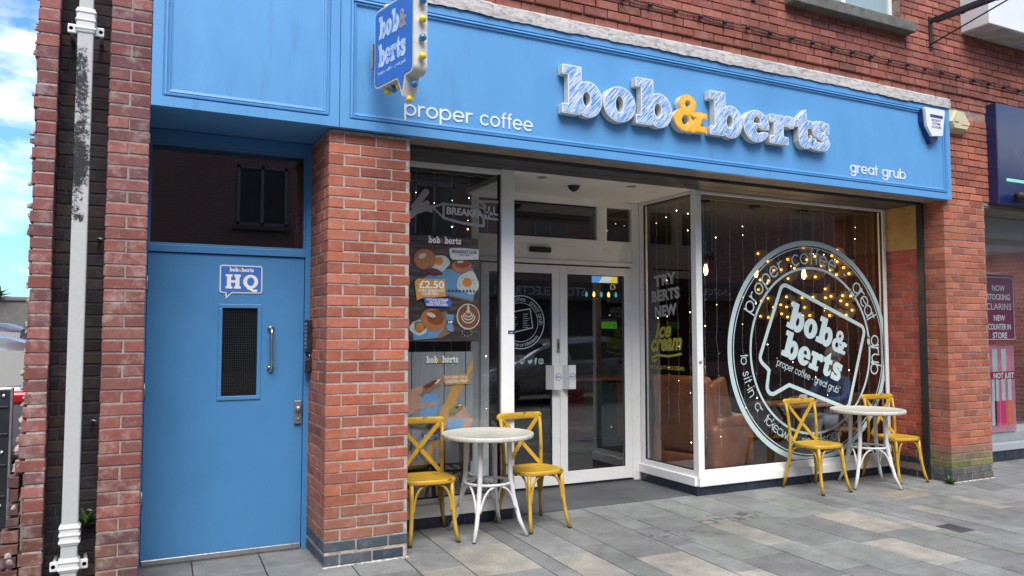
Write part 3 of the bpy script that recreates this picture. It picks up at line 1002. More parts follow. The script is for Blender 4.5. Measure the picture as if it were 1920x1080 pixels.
def cfR(i, s, side):
    if i < 2: return jit(rnd.choice([lin(84, 86, 84), lin(76, 80, 80), lin(92, 92, 86)]), .1)
    if i == 2: return jit(rnd.choice([lin(112, 112, 62), lin(122, 118, 72), lin(98, 102, 58)]), .12)
    if i == 3: return jit(rnd.choice([lin(124, 106, 74), lin(116, 104, 76)]), .12)
    if i == 4: return jit(rnd.choice([lin(142, 104, 84), lin(152, 104, 86)]), .12)
    return jit(rnd.choice(ORANGE), .17)
rp = pillar('pillar', 7.736, 8.432, 0.0, .66, 2.955, ORANGE, cfR, base=.005)
# reveal between the roller shutter rail and the big window, facing the street corner
mb = MB(); mb.box(7.725, 7.74, .28, .78, 0, 2.5)
rv = mb.build('reveal', 'mortar_red', bld)
mb = MB(); mb.usecol = True
for i, zz in enumerate([0.012] + zs(.08, 2.5, .005)):
    s = .285 if i % 2 else .285 + .1125 - .225
    while s < .78:
        e = s + .215
        a_, b_ = max(s, .285), min(e, .78)
        if b_ - a_ > .03:
            one_brick(mb, Vector((7.72, 0, 0)), Vector((0, 1, 0)), Vector((-1, 0, 0)), a_, b_, zz, zz + .065, .03, jit(rnd.choice([lin(44, 50, 62), lin(50, 56, 66)]), .1) if i < 2 else jit(rnd.choice([lin(168, 78, 62), lin(156, 72, 60), lin(176, 86, 68)]), .15))
        s = e + .01
o = mb.build('brickwork', 'brick', rv); fix_normals(o)
mb = MB(); mb.box(7.70, 7.735, .275, .70, 2.475, 2.955, .003)
mb.cur = 0
mb.build('tan_board', mat('tan painted board', (0.40, 0.25, 0.09), .7, .2, 6, .3, dirt=(.16, .09, .03), dscale=14, dlo=.62, dhi=.68), bld)

# upper wall (one proud band of courses), thick enough to carry the building
WX0, WX1, WZ0 = 5.72, 7.15, 4.76
mb = MB(); mb.box(.113, WX0, .012, .35, 3.9, 9.0); mb.box(WX1, 14.0, .012, .35, 3.9, 9.0); mb.box(WX0, WX1, .012, .35, 3.9, WZ0); mb.box(WX0, WX1, .012, .35, 6.1, 9.0); mb.box(7.74, 14.0, .012, .35, 2.955, 3.9)
uw = mb.build('upper_wall', 'mortar_red', bld)
mb = MB(); mb.usecol = True
for i, zz in enumerate(zs(2.93, 3.93, .005)):
    s = 7.742 + (.1125 if i % 2 else 0)
    while s < 8.56:
        one_brick(mb, Vector((0, 0, 0)), Vector((1, 0, 0)), Vector((0, -1, 0)), s, min(s + .215, 8.56), zz, zz + .066, .1, jit(rnd.choice(ORANGE), .16))
        s += .225
for i, zz in enumerate(zs(3.93, 6.4, .025)):
    zc = zz + .033
    proud = .018 if 4.17 < zc < 4.33 else 0.0
    s = 1.25 + (.1125 if i % 2 else 0)
    while s < 10.6:
        e = s + .215
        segs = [(s, e)]
        if zc > WZ0 and e > WX0 - .005 and s < WX1 + .005:
            segs = []
            if s < WX0 - .03: segs.append((s, WX0 - .0))
            if e > WX1 + .03: segs.append((WX1, e))
        for a, b_ in segs:
            c = jit(rnd.choice(UPPER), .13)
            if zc < 4.35: c = tuple(q * .92 for q in c)
            if proud: c = tuple(q * .9 for q in c)
            one_brick(mb, Vector((0, -proud, 0)), Vector((1, 0, 0)), Vector((0, -1, 0)), a, b_, zz, zz + .066, .1 + proud, c)
        s = e + .01
    if zc > WZ0:
        one_brick(mb, Vector((WX1, 0, 0)), Vector((0, 1, 0)), Vector((-1, 0, 0)), .0 if i % 2 else .1125, .2, zz, zz + .066, .05, jit(rnd.choice(UPPER), .2))
o = mb.build('brickwork', 'brick', uw); fix_normals(o)
# main body behind: side walls, roof
mb = MB()
mb.box(-.5, -.42, .35, 9, 0, 9.0); mb.box(-.42, 14, 8.9, 9.0, 0, 9.0); mb.box(13.9, 14, .35, 8.9, 0, 9)
mb.build('outer_wall', brick_tex('side brick', lin(170, 90, 72), lin(150, 80, 68), (.3, .27, .24), 'Y'), bld)
mb = MB(); mb.box(-.55, 14.1, -.05, 9.1, 9.0, 9.2); mb.build('roof', 'black_metal', bld)

# left brick piers and the sooty movement-joint recess between them
mb = MB(); mb.box(-.105, .112, -.045, .5, -.02, 9.0)
pr = mb.build('pier', mat('dusty mortar', (.30, .25, .225), .95, .3, 30, .6, 120), bld)
mb = MB(); mb.usecol = True
for i, zz in enumerate([.012] + zs(.08, 5.4)):
    cols = PURPLE if zz > .0 else PURPLE
    def cc():
        c = jit(rnd.choice(PURPLE), .1)
        if zz < .35: c = (c[0] * .72, c[1] * .85, c[2] * .72)
        elif zz < 2.2: c = jit(rnd.choice([lin(130, 78, 70), lin(136, 80, 70), lin(124, 76, 70), lin(132, 84, 76)]), .1)
        return c
    if i % 2 == 0: one_brick(mb, Vector((-.11, -.05, 0)), Vector((1, 0, 0)), Vector((0, -1, 0)), 0, .228, zz, zz + .066, .1, cc())
    else:
        one_brick(mb, Vector((-.11, -.05, 0)), Vector((1, 0, 0)), Vector((0, -1, 0)), 0, .109, zz, zz + .066, .1, cc())
        one_brick(mb, Vector((-.11, -.05, 0)), Vector((1, 0, 0)), Vector((0, -1, 0)), .119, .228, zz, zz + .066, .1, cc())
    # right return toward the blue door, and left return
    for xx, ww in ((.118, 1), (-.11, -1)):
        s = .1125
        while s < .5:
            one_brick(mb, Vector((xx, -.05, 0)), Vector((0, 1, 0)), Vector((ww, 0, 0)), s, min(s + .215, .54), zz, zz + .066, .03, cc() if ww > 0 else jit(rnd.choice(SOOT), .2))
            s += .225
o = mb.build('brickwork', 'brick_pale', pr); fix_normals(o)
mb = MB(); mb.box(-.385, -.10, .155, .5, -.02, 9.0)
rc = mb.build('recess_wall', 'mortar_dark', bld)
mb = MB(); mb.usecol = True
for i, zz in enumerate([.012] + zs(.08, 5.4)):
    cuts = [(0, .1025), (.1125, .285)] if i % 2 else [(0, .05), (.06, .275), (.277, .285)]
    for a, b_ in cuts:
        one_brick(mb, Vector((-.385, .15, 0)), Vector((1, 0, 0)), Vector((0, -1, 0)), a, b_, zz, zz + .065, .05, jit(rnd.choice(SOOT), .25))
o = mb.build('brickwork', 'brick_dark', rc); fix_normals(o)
mb = MB(); mb.box(-.475, -.382, -.04, .5, -.02, 9.0)
pj = mb.build('broken_pier', 'mortar', bld)
mb = MB(); mb.usecol = True
r2 = random.Random(11)
for i, zz in enumerate([.012] + zs(.08, 5.4)):
    ext = .0
    if zz < 1.2: ext = .0 + (1.2 - zz) * .07
    l0 = -.485 - ext * (.5 if i % 2 else 1) - r2.uniform(0, .012)
    c = jit(rnd.choice(PURPLE if zz > 2 else PURPLE + [lin(132, 78, 70)]), .1)
    if zz < .5: c = (c[0] * .62, c[1] * .7, c[2] * .6)
    one_brick(mb, Vector((0, -.045, 0)), Vector((1, 0, 0)), Vector((0, -1, 0)), l0 if ext < .03 else -.485 + r2.uniform(-.01, .01), -.378, zz, zz + .066, .1, c, .003)
    if ext >= .03:
        c2 = jit(rnd.choice(PURPLE), .2)
        one_brick(mb, Vector((0, -.035, 0)), Vector((1, 0, 0)), Vector((0, -1, 0)), -.5 - ext - r2.uniform(0, .03), -.5, zz - .01, zz + .05, .09, (c2[0] * .5, c2[1] * .55, c2[2] * .5), .006)
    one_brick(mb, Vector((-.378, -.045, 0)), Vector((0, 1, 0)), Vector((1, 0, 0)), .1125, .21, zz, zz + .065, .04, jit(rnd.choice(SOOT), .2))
    one_brick(mb, Vector((-.48, -.045, 0)), Vector((0, 1, 0)), Vector((-1, 0, 0)), .1125, .54, zz, zz + .065, .04, jit(rnd.choice(PURPLE), .2))
o = mb.build('brickwork', 'brick_pale', pj); fix_normals(o)
# crumbs of mortar left on the broken edge
mb = MB()
for k in range(90):
    z = r2.uniform(.05, 3.9) if k > 35 else r2.uniform(.05, 1.3)
    x = -.49 - max(0, (1.2 - z) * .05) - r2.uniform(0, .012)
    s = r2.uniform(.008, .024)
    bm = bmesh.new(); bmesh.ops.create_icosphere(bm, subdivisions=1, radius=s)
    for q in bm.verts: q.co *= r2.uniform(.7, 1.3)
    mb.bm(bm, Matrix.Translation((x, r2.uniform(-.03, .1), z)))
mb.build('mortar_crumbs', 'mortar', pj, kind='stuff')

# ------------------------------------------------------------------ fascia
fas = MB()
FX0, FX1, FY, FZ0, FZ1 = .118, 7.79, -.05, 2.96, 3.945
fas.box(1.28, FX1, FY + .012, .0, FZ0, FZ1)
fas.box(FX0, 1.28, FY + .012, .0, FZ0, 4.6)
fas.box(FX0 + .0, 1.26, .0, .62, FZ0 + .004, FZ0 + .03)            # soffit over the blue door
fascia = fas.build('fascia', 'blue', bld)
def moulding(mb, x0, x1, z0, z1, y, w=.075):
    """mitred frame: outer flat, then three stepped beads round a sunk panel"""
    steps = [(0, .0, .012), (w, .012, .012), (w, .006, .0), (w + .01, .006, 0), (w + .012, .014, 0), (w + .02, .014, 0), (w + .022, .006, 0), (w + .032, .006, 0), (w + .035, .0, 0)]
    prof = [(0, -.0), (0, .020), (w - .012, .020), (w - .010, .010), (w - .003, .010), (w - .001, .022), (w + .010, .024), (w + .012, .012), (w + .020, .010), (w + .022, .016), (w + .030, .014), (w + .032, .004), (w + .042, .002), (w + .043, .0)]
    rings = []
    for d, h in prof:
        rings.append([(x0 + d, y - h, z0 + d), (x1 - d, y - h, z0 + d), (x1 - d, y - h, z1 - d), (x0 + d, y - h, z1 - d)])
    vs = [p for r_ in rings for p in r_]
    fs = []
    for i in range(len(rings) - 1):
        for k in range(4):
            a = i * 4 + k; b_ = i * 4 + (k + 1) % 4
            fs.append((a, b_, b_ + 4, a + 4))
    mb.add(vs, fs)
mb = MB(); moulding(mb, 1.285, FX1, FZ0, FZ1, FY + .012); o = mb.build('moulding', 'blue', fascia); fix_normals(o)
mb = MB(); moulding(mb, FX0, 1.28, FZ0, 4.6, FY + .012); o = mb.build('moulding', 'blue', fascia); fix_normals(o)
# flashing: crumpled sheet dressed over the top
mb = MB()
n = 260; r3 = random.Random(5)
rows = [(.02, 4.068), (-.022, 4.056), (-.054, 4.044), (-.062, 4.030), (-.067, 3.975), (-.069, 3.937)]
x0_, x1_ = 1.29, 7.80
vs = []
ph = [r3.uniform(0, 6.28) for _ in range(12)]
for i in range(n + 1):
    x = x0_ + (x1_ - x0_) * i / n
    for j, (y, z) in enumerate(rows):
        wv = sum(math.sin(x * f_ + ph[q] + j * .9) * a_ for q, (f_, a_) in enumerate(((3.1, .003), (11, .003), (27, .002), (61, .002)))) + r3.uniform(-.002, .002)
        top = .02 * (x - 1.3) / 6.5
        y -= .0035 * (int((x + .4) / 1.42) % 2); z += .003 * math.sin(int((x + .4) / 1.42) * 2.1)
        vs.append((x, y + wv * (.3 if 0 < j else 0), z + wv * (1.1 if j in (0, 5) else .3) + (top if j == 0 else 0) * -1))
fs = [(i * 6 + j, (i + 1) * 6 + j, (i + 1) * 6 + j + 1, i * 6 + j + 1) for i in range(n) for j in range(5)]
mb.add(vs, fs, smooth=False)
fl = mb.build('flashing', 'lead', bld)
md = fl.modifiers.new('solid', 'SOLIDIFY'); md.thickness = .004

# soffit strip, shutter slot, shutter box, shutter rail
mb = MB(); mb.box(1.815, 7.735, FY + .014, .2, 2.963, 2.99); mb.build('soffit_board', 'soffit', bld)
mb = MB()
mb.box(1.815, 7.73, .2, .262, 2.99, 3.1)
mb.box(1.815, 7.73, .262, .30, 2.945, 2.99, .003)
for k in range(4): mb.box(1.815, 7.73, .30 + k * .098, .30 + k * .098 + .092, 2.955 + .002 * (k % 2), 2.99, .003)
mb.build('shutter_box', 'shutter', bld)
mb = MB(); mb.box(7.694, 7.73, .232, .282, .0, 2.95, .003); mb.box(7.69, 7.70, .222, .292, .0, 2.95)
mb.build('shutter_rail', 'black_metal', bld)

# ------------------------------------------------------------------ blue side door
DY = .57
dr = MB()
dr.box(.118, .137, DY - .03, DY + .05, .0, 2.96, .003)          # left jamb
dr.box(1.192, 1.242, DY - .03, DY + .05, .0, 2.96, .004)        # right jamb
dr.box(.137, 1.192, DY - .03, DY + .05, 2.875, 2.96, .004)
dr.box(.137, 1.192, DY - .03, DY + .05, 2.115, 2.165, .004)
dr.box(.137, 1.192, DY - .012, DY + .04, 2.165, 2.18, .002); dr.box(.137, 1.192, DY - .012, DY + .04, 2.86, 2.875, .002)
dr.box(.137, .15, DY - .012, DY + .04, 2.18, 2.86, .002); dr.box(1.179, 1.192, DY - .012, DY + .04, 2.18, 2.86, .002)
dframe = dr.build('door_frame', 'blue_door', bld)
mb = MB(); mb.quad((.15, DY + .008, 2.18), (1.179, DY + .008, 2.18), (1.179, DY + .008, 2.86), (.15, DY + .008, 2.86))
mb.build('transom_glass', 'glass_dark', bld)
# leaf with a vision panel opening
mb = MB()
lx0, lx1, lz0, lz1 = .141, 1.188, .045, 2.11
gx0, gx1, gz0, gz1 = .625, .862, 1.115, 1.735
y0, y1 = DY - .012, DY + .035
mb.box(lx0, gx0, y0, y1, lz0, lz1); mb.box(gx1, lx1, y0, y1, lz0, lz1); mb.box(gx0, gx1, y0, y1, lz0, gz0); mb.box(gx0, gx1, y0, y1, gz1, lz1)
door = mb.build('blue_door', 'blue_door', bld)
mb = MB()
t = .028
mb.box(gx0 - t, gx1 + t, y0 - .009, y0 + .01, gz1, gz1 + t, .004); mb.box(gx0 - t, gx1 + t, y0 - .009, y0 + .01, gz0 - t, gz0, .004)
mb.box(gx0 - t, gx0, y0 - .009, y0 + .01, gz0, gz1, .004); mb.box(gx1, gx1 + t, y0 - .009, y0 + .01, gz0, gz1, .004)
mb.build('glazing_bead', 'blue_door', door)
mb = MB(); mb.quad((gx0, y0 + .014, gz0), (gx1, y0 + .014, gz0), (gx1, y0 + .014, gz1), (gx0, y0 + .014, gz1))
mb.cur = 1
k = gx0 + .006
while k < gx1:
    mb.box(k, k + .0012, y0 + .0095, y0 + .0107, gz0, gz1); k += .0125
k = gz0 + .006
while k < gz1:
    mb.box(gx0, gx1, y0 + .0095, y0 + .0107, k, k + .0012); k += .0125
mb.build('wired_pane', ['glass_wired', mat('fine dark wire', (.05, .055, .06), .5)], door)
mb = MB()
hx, hz0, hz1 = .957, 1.30, 1.585
for hz in (hz0, hz1): mb.lathe([(.024, 0), (.026, .004), (.022, .011), (.011, .013), (.011, .02)], 20, FRONT(hx, y0, hz))
mb.tube([(hx, y0 - .0, hz1), (hx, y0 - .03, hz1), (hx, y0 - .045, hz1 - .012), (hx, y0 - .048, hz1 - .03), (hx, y0 - .048, hz0 + .03), (hx, y0 - .045, hz0 + .012), (hx, y0 - .03, hz0), (hx, y0, hz0)], .0105, 12)
mb.build('pull_handle', 'steel', door)
mb = MB()
mb.box(1.128, 1.18, y0 - .022, y0, .90, 1.068, .005)
mb.lathe([(.019, 0), (.021, .005), (.021, .02), (.016, .026), (0, .027)], 20, FRONT(1.156, y0 - .022, 1.01))
mb.lathe([(.008, 0), (.009, .003), (.009, .006), (0, .007)], 14, FRONT(1.155, y0 - .022, .935))
mb.build('door_lock', 'steel_dull', door)
mb = MB(); mb.box(lx0, 1.188, y0 - .02, y0, .012, .05, .006); mb.build('weather_bar', 'steel', door)
for hz in (.45, 1.17, 1.9):
    mb = MB(); mb.tube([(.139, y0 - .008, hz - .05), (.139, y0 - .008, hz + .05)], .009, 10); mb.build('hinge', 'steel_dull', door)
mb = MB(); mb.box(.118, 1.228, DY - .02, DY + .1, -.01, .012); mb.build('door_threshold', 'steel_dull', bld)
mb = MB(); mb.box(.06, 1.3, DY + 1.4, DY + 1.5, 0, 3.0); mb.box(-.02, .06, DY + .1, DY + 1.5, 0, 3); mb.box(1.3, 1.36, DY + .1, DY + 1.5, 0, 3); mb.box(-.02, 1.36, DY + .05, DY + 1.5, 3, 3.05)
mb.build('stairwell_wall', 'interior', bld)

# ------------------------------------------------------------------ shopfront windows and porch
WY = .70
def frame_bar(mb, a): mb.box(*a, .004)
# left window
fw_ = MB()
for a in ((1.815, 1.85, WY - .02, WY + .04, .2, 2.955), (1.815, 2.87, WY - .02, WY + .04, 2.915, 2.955), (1.815, 2.87, WY - .02, WY + .04, .19, .235),
          (2.862, 2.985, WY - .028, WY + .06, .09, 2.96),
          (1.815, 2.985, WY - .045, WY + .06, .092, .19)): frame_bar(fw_, a)
fw_.box(2.93, 2.985, WY + .06, 1.6, 2.90, 2.955, .004); fw_.box(2.93, 2.985, WY + .06, 1.6, .092, .24, .004)
lwf = fw_.build('window_frame', 'white', bld)
mb = MB(); mb.quad((1.845, WY + .01, .23), (2.87, WY + .01, .23), (2.87, WY + .01, 2.92), (1.845, WY + .01, 2.92)); mb.build('pane', 'glass', lwf)
mb = MB(); mb.quad((2.958, WY + .06, .235), (2.958, 1.6, .235), (2.958, 1.6, 2.905), (2.958, WY + .06, 2.905)); mb.build('pane', 'glass', lwf)
mb = MB(); mb.box(2.845, 2.858, WY - .005, WY + .02, .235, 2.915); mb.box(1.85, 2.866, WY - .004, WY + .02, .231, .24); mb.build('gasket', 'black', lwf)
# right window box
fw_ = MB()
for a in ((4.962, 5.035, WY - .028, WY + .05, .092, 2.955), (7.655, 7.70, WY - .02, WY + .05, .19, 2.955),
          (5.035, 7.655, WY - .02, WY + .04, 2.925, 2.955), (5.035, 7.70, WY - .02, WY + .05, .175, .24), (4.96, 7.705, WY - .045, WY + .05, .09, .176),
          (4.962, 5.02, 1.53, 1.6, .1, 2.955), (4.962, 5.02, WY + .05, 1.53, 2.925, 2.955), (4.962, 5.02, WY + .05, 1.53, .175, .23), (4.935, 5.02, WY + .0, 1.6, .09, .176)): frame_bar(fw_, a)
rwf = fw_.build('window_frame', 'white', bld)
mb = MB(); mb.quad((5.03, WY + .01, .235), (7.66, WY + .01, .235), (7.66, WY + .01, 2.93), (5.03, WY + .01, 2.93)); mb.build('pane', 'glass', rwf)
mb = MB(); mb.quad((4.988, WY + .05, .225), (4.988, 1.535, .225), (4.988, 1.535, 2.93), (4.988, WY + .05, 2.93)); mb.build('pane', 'glass', rwf)
mb = MB(); mb.box(5.035, 7.655, WY - .002, WY + .02, .236, .246); mb.box(5.035, 7.655, WY - .002, WY + .02, 2.919, 2.926); mb.box(7.648, 7.657, WY - .002, WY + .02, .24, 2.925)
mb.box(4.970, 4.99, 1.522, 1.534, .23, 2.925); mb.box(4.972, 4.99, WY + .05, 1.53, .228, .238); mb.box(4.972, 4.99, WY + .05, 1.53, 2.915, 2.926)
mb.build('gasket', 'black', rwf)
mb = MB(); mb.lathe([(.012, 0), (.014, .003), (.014, .008), (0, .009)], 14, FRONT(4.995, WY - .028, 1.28)); mb.build('key_switch', 'steel_dull', rwf)
# shutter maker's plate
mb = MB(); mb.box(4.79, 5.02, .258, .262, 2.96, 2.985); mb.build('maker_plate', 'black', bld)
# tiled plinths
def tiles(mb, p0, p1, z0, z1, n_, w):
    p0 = Vector(p0); p1 = Vector(p1); d = (p1 - p0); Ln = d.length; d.normalize()
    tw = Ln / n_
    for i in range(n_):
        mb.cur = 0
        one_brick(mb, p0, d, w, i * tw + .003, (i + 1) * tw - .003, z0, z1, .02, (1, 1, 1), .0004, .0015)
mb = MB(); tiles(mb, (1.815, WY - .03, 0), (2.97, WY - .03, 0), .004, .086, 8, Vector((0, -1, 0)))
mb.cur = 1; mb.box(1.815, 2.97, WY - .025, WY + .05, -.01, .09); mb.box(2.95, 2.985, WY - .02, 1.6, -.01, .09)
o = mb.build('tiled_plinth', ['tile', 'grout'], bld); fix_normals(o)
mb = MB(); tiles(mb, (4.945, WY - .02, 0), (7.72, WY - .02, 0), .004, .086, 18, Vector((0, -1, 0)))
tiles(mb, (4.945, WY - .02, 0), (4.945, 1.58, 0), .004, .086, 6, Vector((-1, 0, 0)))
mb.cur = 1; mb.box(4.95, 7.72, WY - .015, WY + .05, -.01, .09); mb.box(4.95, 5.02, WY - .01, 1.59, -.01, .09)
o = mb.build('tiled_plinth', ['tile', 'grout'], bld); fix_normals(o)

# porch ceiling with lights and smoke-alarm like dome
mb = MB(); mb.box(2.985, 4.962, WY - .03, 1.62, 2.955, 2.98); pc = mb.build('porch_ceiling', 'white', bld)
for x, y in ((3.33, .80), (4.30, .80)):
    mb = MB(); mb.lathe([(.0, -.004), (.03, -.004), (.031, -.006), (.045, -.006), (.047, 0), (.047, .01)], 24, Matrix.Translation((x, y, 2.955))); mb.cur = 0
    mb.build('downlight', 'steel_dull', pc)

mb = MB(); mb.lathe([(.0, -.055), (.02, -.052), (.045, -.032), (.058, -.01), (.060, 0), (.060, .005)], 28, Matrix.Translation((3.80, 1.03, 2.955))); mb.build('dome_camera', 'black', pc)
# door screen
PY = 1.6
dm = MB()
for a in ((2.99, 3.44, PY, PY + .06, 0, .0), ):
    pass
for a in ((2.985, 4.962, PY, PY + .06, 2.885, 2.955), (4.865, 4.962, PY, PY + .06, .0, 2.885), (2.985, 3.07, PY, PY + .06, .0, 2.885),
          (4.425, 4.55, PY, PY + .06, 2.53, 2.885), (3.07, 4.865, PY, PY + .06, 2.46, 2.53), (3.07, 4.865, PY + .01, PY + .05, 2.30, 2.46), (3.07, 4.865, PY - .012, PY + .06, 2.262, 2.302),
          (4.845, 4.868, PY - .012, PY + .03, 0.03, 2.262), (3.07, 3.075, PY - .012, PY + .03, .03, 2.262), (4.46, 4.5, PY - .008, PY, 2.52, 2.89)): frame_bar(dm, a)
dfr = dm.build('door_frame', 'white', bld)
mb = MB(); mb.quad((3.07, PY + .032, 2.53), (4.425, PY + .032, 2.53), (4.425, PY + .032, 2.885), (3.07, PY + .032, 2.885)); mb.quad((4.55, PY + .032, 2.53), (4.865, PY + .032, 2.53), (4.865, PY + .032, 2.885), (4.55, PY + .032, 2.885)); mb.build('transom_pane', 'glass_dark', dfr)
mb = MB(); mb.box(3.07, 4.41, PY + .022, PY + .03, 2.87, 2.882); mb.box(3.075, 4.425, PY + .01, PY + .04, 2.53, 2.545, .002); mb.build('gasket', 'black', dfr)
mb = MB(); mb.box(3.62, 3.86, PY - .035, PY - .012 + .02, 2.37, 2.425, .012); mb.build('door_sensor', 'black', dfr)
def leaf(x0, x1, hx0, hx1):
    mb = MB(); s = .088
    y0_, y1_ = PY - .012, PY + .03
    mb.box(x0, x0 + s, y0_, y1_, .04, 2.245, .003); mb.box(x1 - s, x1, y0_, y1_, .04, 2.245, .003)
    mb.box(x0 + s, x1 - s, y0_, y1_, 2.16, 2.245, .003); mb.box(x0 + s, x1 - s, y0_, y1_, .04, .165, .003)
    d = mb.build('glass_door', 'white', bld)
    q = MB(); q.quad((x0 + s, PY + .006, .165), (x1 - s, PY + .006, .165), (x1 - s, PY + .006, 2.16), (x0 + s, PY + .006, 2.16)); q.build('pane', 'glass_dark', d)
    q = MB()
    for a in ((x0 + s, x0 + s + .008, .165, 2.16), (x1 - s - .008, x1 - s, .165, 2.16), (x0 + s, x1 - s, .165, .173), (x0 + s, x1 - s, 2.152, 2.16)):
        q.box(a[0], a[1], PY - .004, PY + .003, a[2], a[3])
    q.build('gasket', 'black', d)
    # angled plate pull
    q = MB()
    q.box(hx0, hx1, y0_ - .075, y0_ - .062, .995, 1.235, .004)
    sx = hx0 if hx0 < 3.9 else hx0
    return d, y0_
dl, yy = leaf(3.085, 3.962, 0, 0)
drr, yy = leaf(3.966, 4.843, 0, 0)
for d, a, b_ in ((dl, 3.80, 3.945), (drr, 3.975, 4.10)):
    q = MB()
    q.prism([(a, yy - .0), (a + .006, yy - .0), (a + .055, yy - .075), (b_, yy - .075), (b_, yy - .083), (a + .05, yy - .083)], .995, 1.235)
    o = q.build('pull_plate', 'upvc', d); fix_normals(o)
    q = MB(); cx = (a + b_) / 2 + .025
    n_ = 30
    ringv = [((.036 if k % 2 else .031) * math.cos(2 * math.pi * (k // 2) / n_), (.036 if k % 2 else .031) * math.sin(2 * math.pi * (k // 2) / n_), 0) for k in range(2 * n_)]
    q.add(ringv, [(2 * k, 2 * k + 1, (2 * k + 3) % (2 * n_), (2 * k + 2) % (2 * n_)) for k in range(n_)], FRONT(cx, yy - .0845, 1.12))
    v, f = text('PULL', .024, .0008, 0, 'CENTER'); q.add(v, f, FRONT(cx, yy - .0845, 1.112))
    o = q.build('pull_sticker', mat('blue sticker print', (.06, .1, .45), .5), d)
mb = MB(); mb.box(3.925, 3.955, yy - .012, yy, 1.36, 1.5, .003); mb.cur = 1; mb.box(3.935, 3.948, yy - .014, yy - .012, 1.40, 1.46)
mb.build('lock_plate', ['steel', 'black'], dl)
mb = MB(); mb.box(2.99, 4.96, PY - .03, PY + .08, -.01, .014); mb.cur = 1; mb.box(3.08, 4.85, PY - .0, PY + .03, .012, .04)
mb.build('door_threshold', ['steel_dull', 'black'], bld)

# interior shell
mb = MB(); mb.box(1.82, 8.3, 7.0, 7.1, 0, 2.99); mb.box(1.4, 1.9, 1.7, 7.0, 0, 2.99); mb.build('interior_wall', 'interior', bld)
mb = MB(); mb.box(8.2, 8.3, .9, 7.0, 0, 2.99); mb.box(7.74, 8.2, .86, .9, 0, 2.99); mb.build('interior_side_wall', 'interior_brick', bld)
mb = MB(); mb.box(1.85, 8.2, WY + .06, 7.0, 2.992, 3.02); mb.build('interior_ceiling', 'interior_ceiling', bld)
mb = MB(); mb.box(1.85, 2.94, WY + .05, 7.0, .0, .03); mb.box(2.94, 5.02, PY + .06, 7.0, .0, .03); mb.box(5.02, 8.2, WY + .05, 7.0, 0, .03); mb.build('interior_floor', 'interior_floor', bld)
# upper window
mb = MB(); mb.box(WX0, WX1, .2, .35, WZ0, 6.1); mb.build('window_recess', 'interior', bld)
mb = MB()
for a in ((WX0, WX0 + .07, WZ0, 6.1), (6.39, 6.45, WZ0, 6.1), (WX1 - .055, WX1 - .003, WZ0, 6.1), (WX0, WX1, WZ0 - .01, WZ0 + .05)): mb.box(a[0], a[1], .10, .15, a[2], a[3], .004)
uf = mb.build('window_frame', 'upvc', bld)
mb = MB(); mb.box(WX0 + .05, WX1 - .05, .12, .13, WZ0 + .03, 6.1); mb.build('pane', mat('pale reflecting pane', (.30, .38, .38), .08, .05), uf)
mb = MB(); mb.box(5.5, 7.22, -.12, .14, 4.645, 4.755, .008); mb.build('window_sill', 'concrete', bld)

# white bead of mortar at pillar feet
for (a, b_) in ((1.22, 1.83), (7.73, 8.45)):
    mb = MB(); r4 = random.Random(int(a * 10)); P = []
    k = a
    while k < b_:
        P.append((k, -.006 + r4.uniform(-.003, .003), .002 + r4.uniform(-.002, .002))); k += .012
    mb.tube(P, [r4.uniform(.003, .0095) for _ in P], 7); mb.build('mortar_bead', 'mortar_white', bld)

# ==================================================================  SIGNS AND LETTERING
sg = thing('raised_lettering', 'big raised pencil-hatched bob&berts lettering in the middle of the blue fascia', 'shop sign', (4.47, -.045, 3.27))
MT['letter_side'] = mat('cream letter returns', (.66, .63, .56), .5, .12, 12, dirt=(.35, .30, .22), dscale=14, dlo=.6, dhi=.75, damt=.6)
MT['hatch_blue'] = hatch('blue pencil hatching', (.085, .26, .56), (.62, .68, .74), .465, .53, 125)
MT['hatch_yellow'] = hatch('amber pencil hatching', lin(240, 170, 35), lin(246, 196, 92), .5, .55)
MT['letter_edge'] = mat('white letter edge', (.74, .76, .78), .45, .03)
XH = .268
for ch, x in zip('bob&berts', (3.005, 3.385, 3.70, 4.085, 4.475, 4.855, 5.165, 5.47, 5.675)):
    lp, w = slab_loops(ch)
    mb = MB()
    v, f = fill(lp, .062)
    M4 = FRONT(x, -.048, 3.268)
    mb.add([(p[0] * XH, p[1] * XH, p[2]) for p in v], f, M4)
    o = mb.build('letter', 'letter_side' if ch != '&' else 'letter_side', sg)
    mb = MB(); v, f = fill(lp, .003); mb.add([(p[0] * XH, p[1] * XH, p[2]) for p in v], f, FRONT(x, -.1115, 3.268))
    mb.build('letter_rim', 'letter_edge' if ch != '&' else mat('amber rim', lin(240, 172, 40), .45, .05), o)
    mb = MB(); lp2, w = slab_loops(ch, .032); v, f = fill(lp2, .002); mb.add([(p[0] * XH, p[1] * XH, p[2]) for p in v], f, FRONT(x, -.1155, 3.268))
    mb.build('letter_face', 'hatch_yellow' if ch == '&' else 'hatch_blue', o)
o = thing('painted_lettering', 'x', 'lettering', (1.748, -.039, 3.105))
mb = MB(); avant_text(mb, 'proper', FRONT(1.748, -.039, 3.105), .083, .004, .075, width=.525); mb.build('word', 'white_clean', o)
mb = MB(); avant_text(mb, 'coffee', FRONT(2.338, -.039, 3.105), .083, .004, .075, width=.445); mb.build('word', 'white_clean', o)
tag(o, 'white proper coffee lettering on the left of the blue fascia', 'lettering')
o = thing('painted_lettering', 'x', 'lettering', (6.28, -.039, 3.118))
mb = MB(); avant_text(mb, 'great', FRONT(6.28, -.039, 3.118), .076, .004, .075, width=.39); mb.build('word', 'white_clean', o)
mb = MB(); avant_text(mb, 'grub', FRONT(6.735, -.039, 3.118), .076, .004, .075, width=.355); mb.build('word', 'white_clean', o)
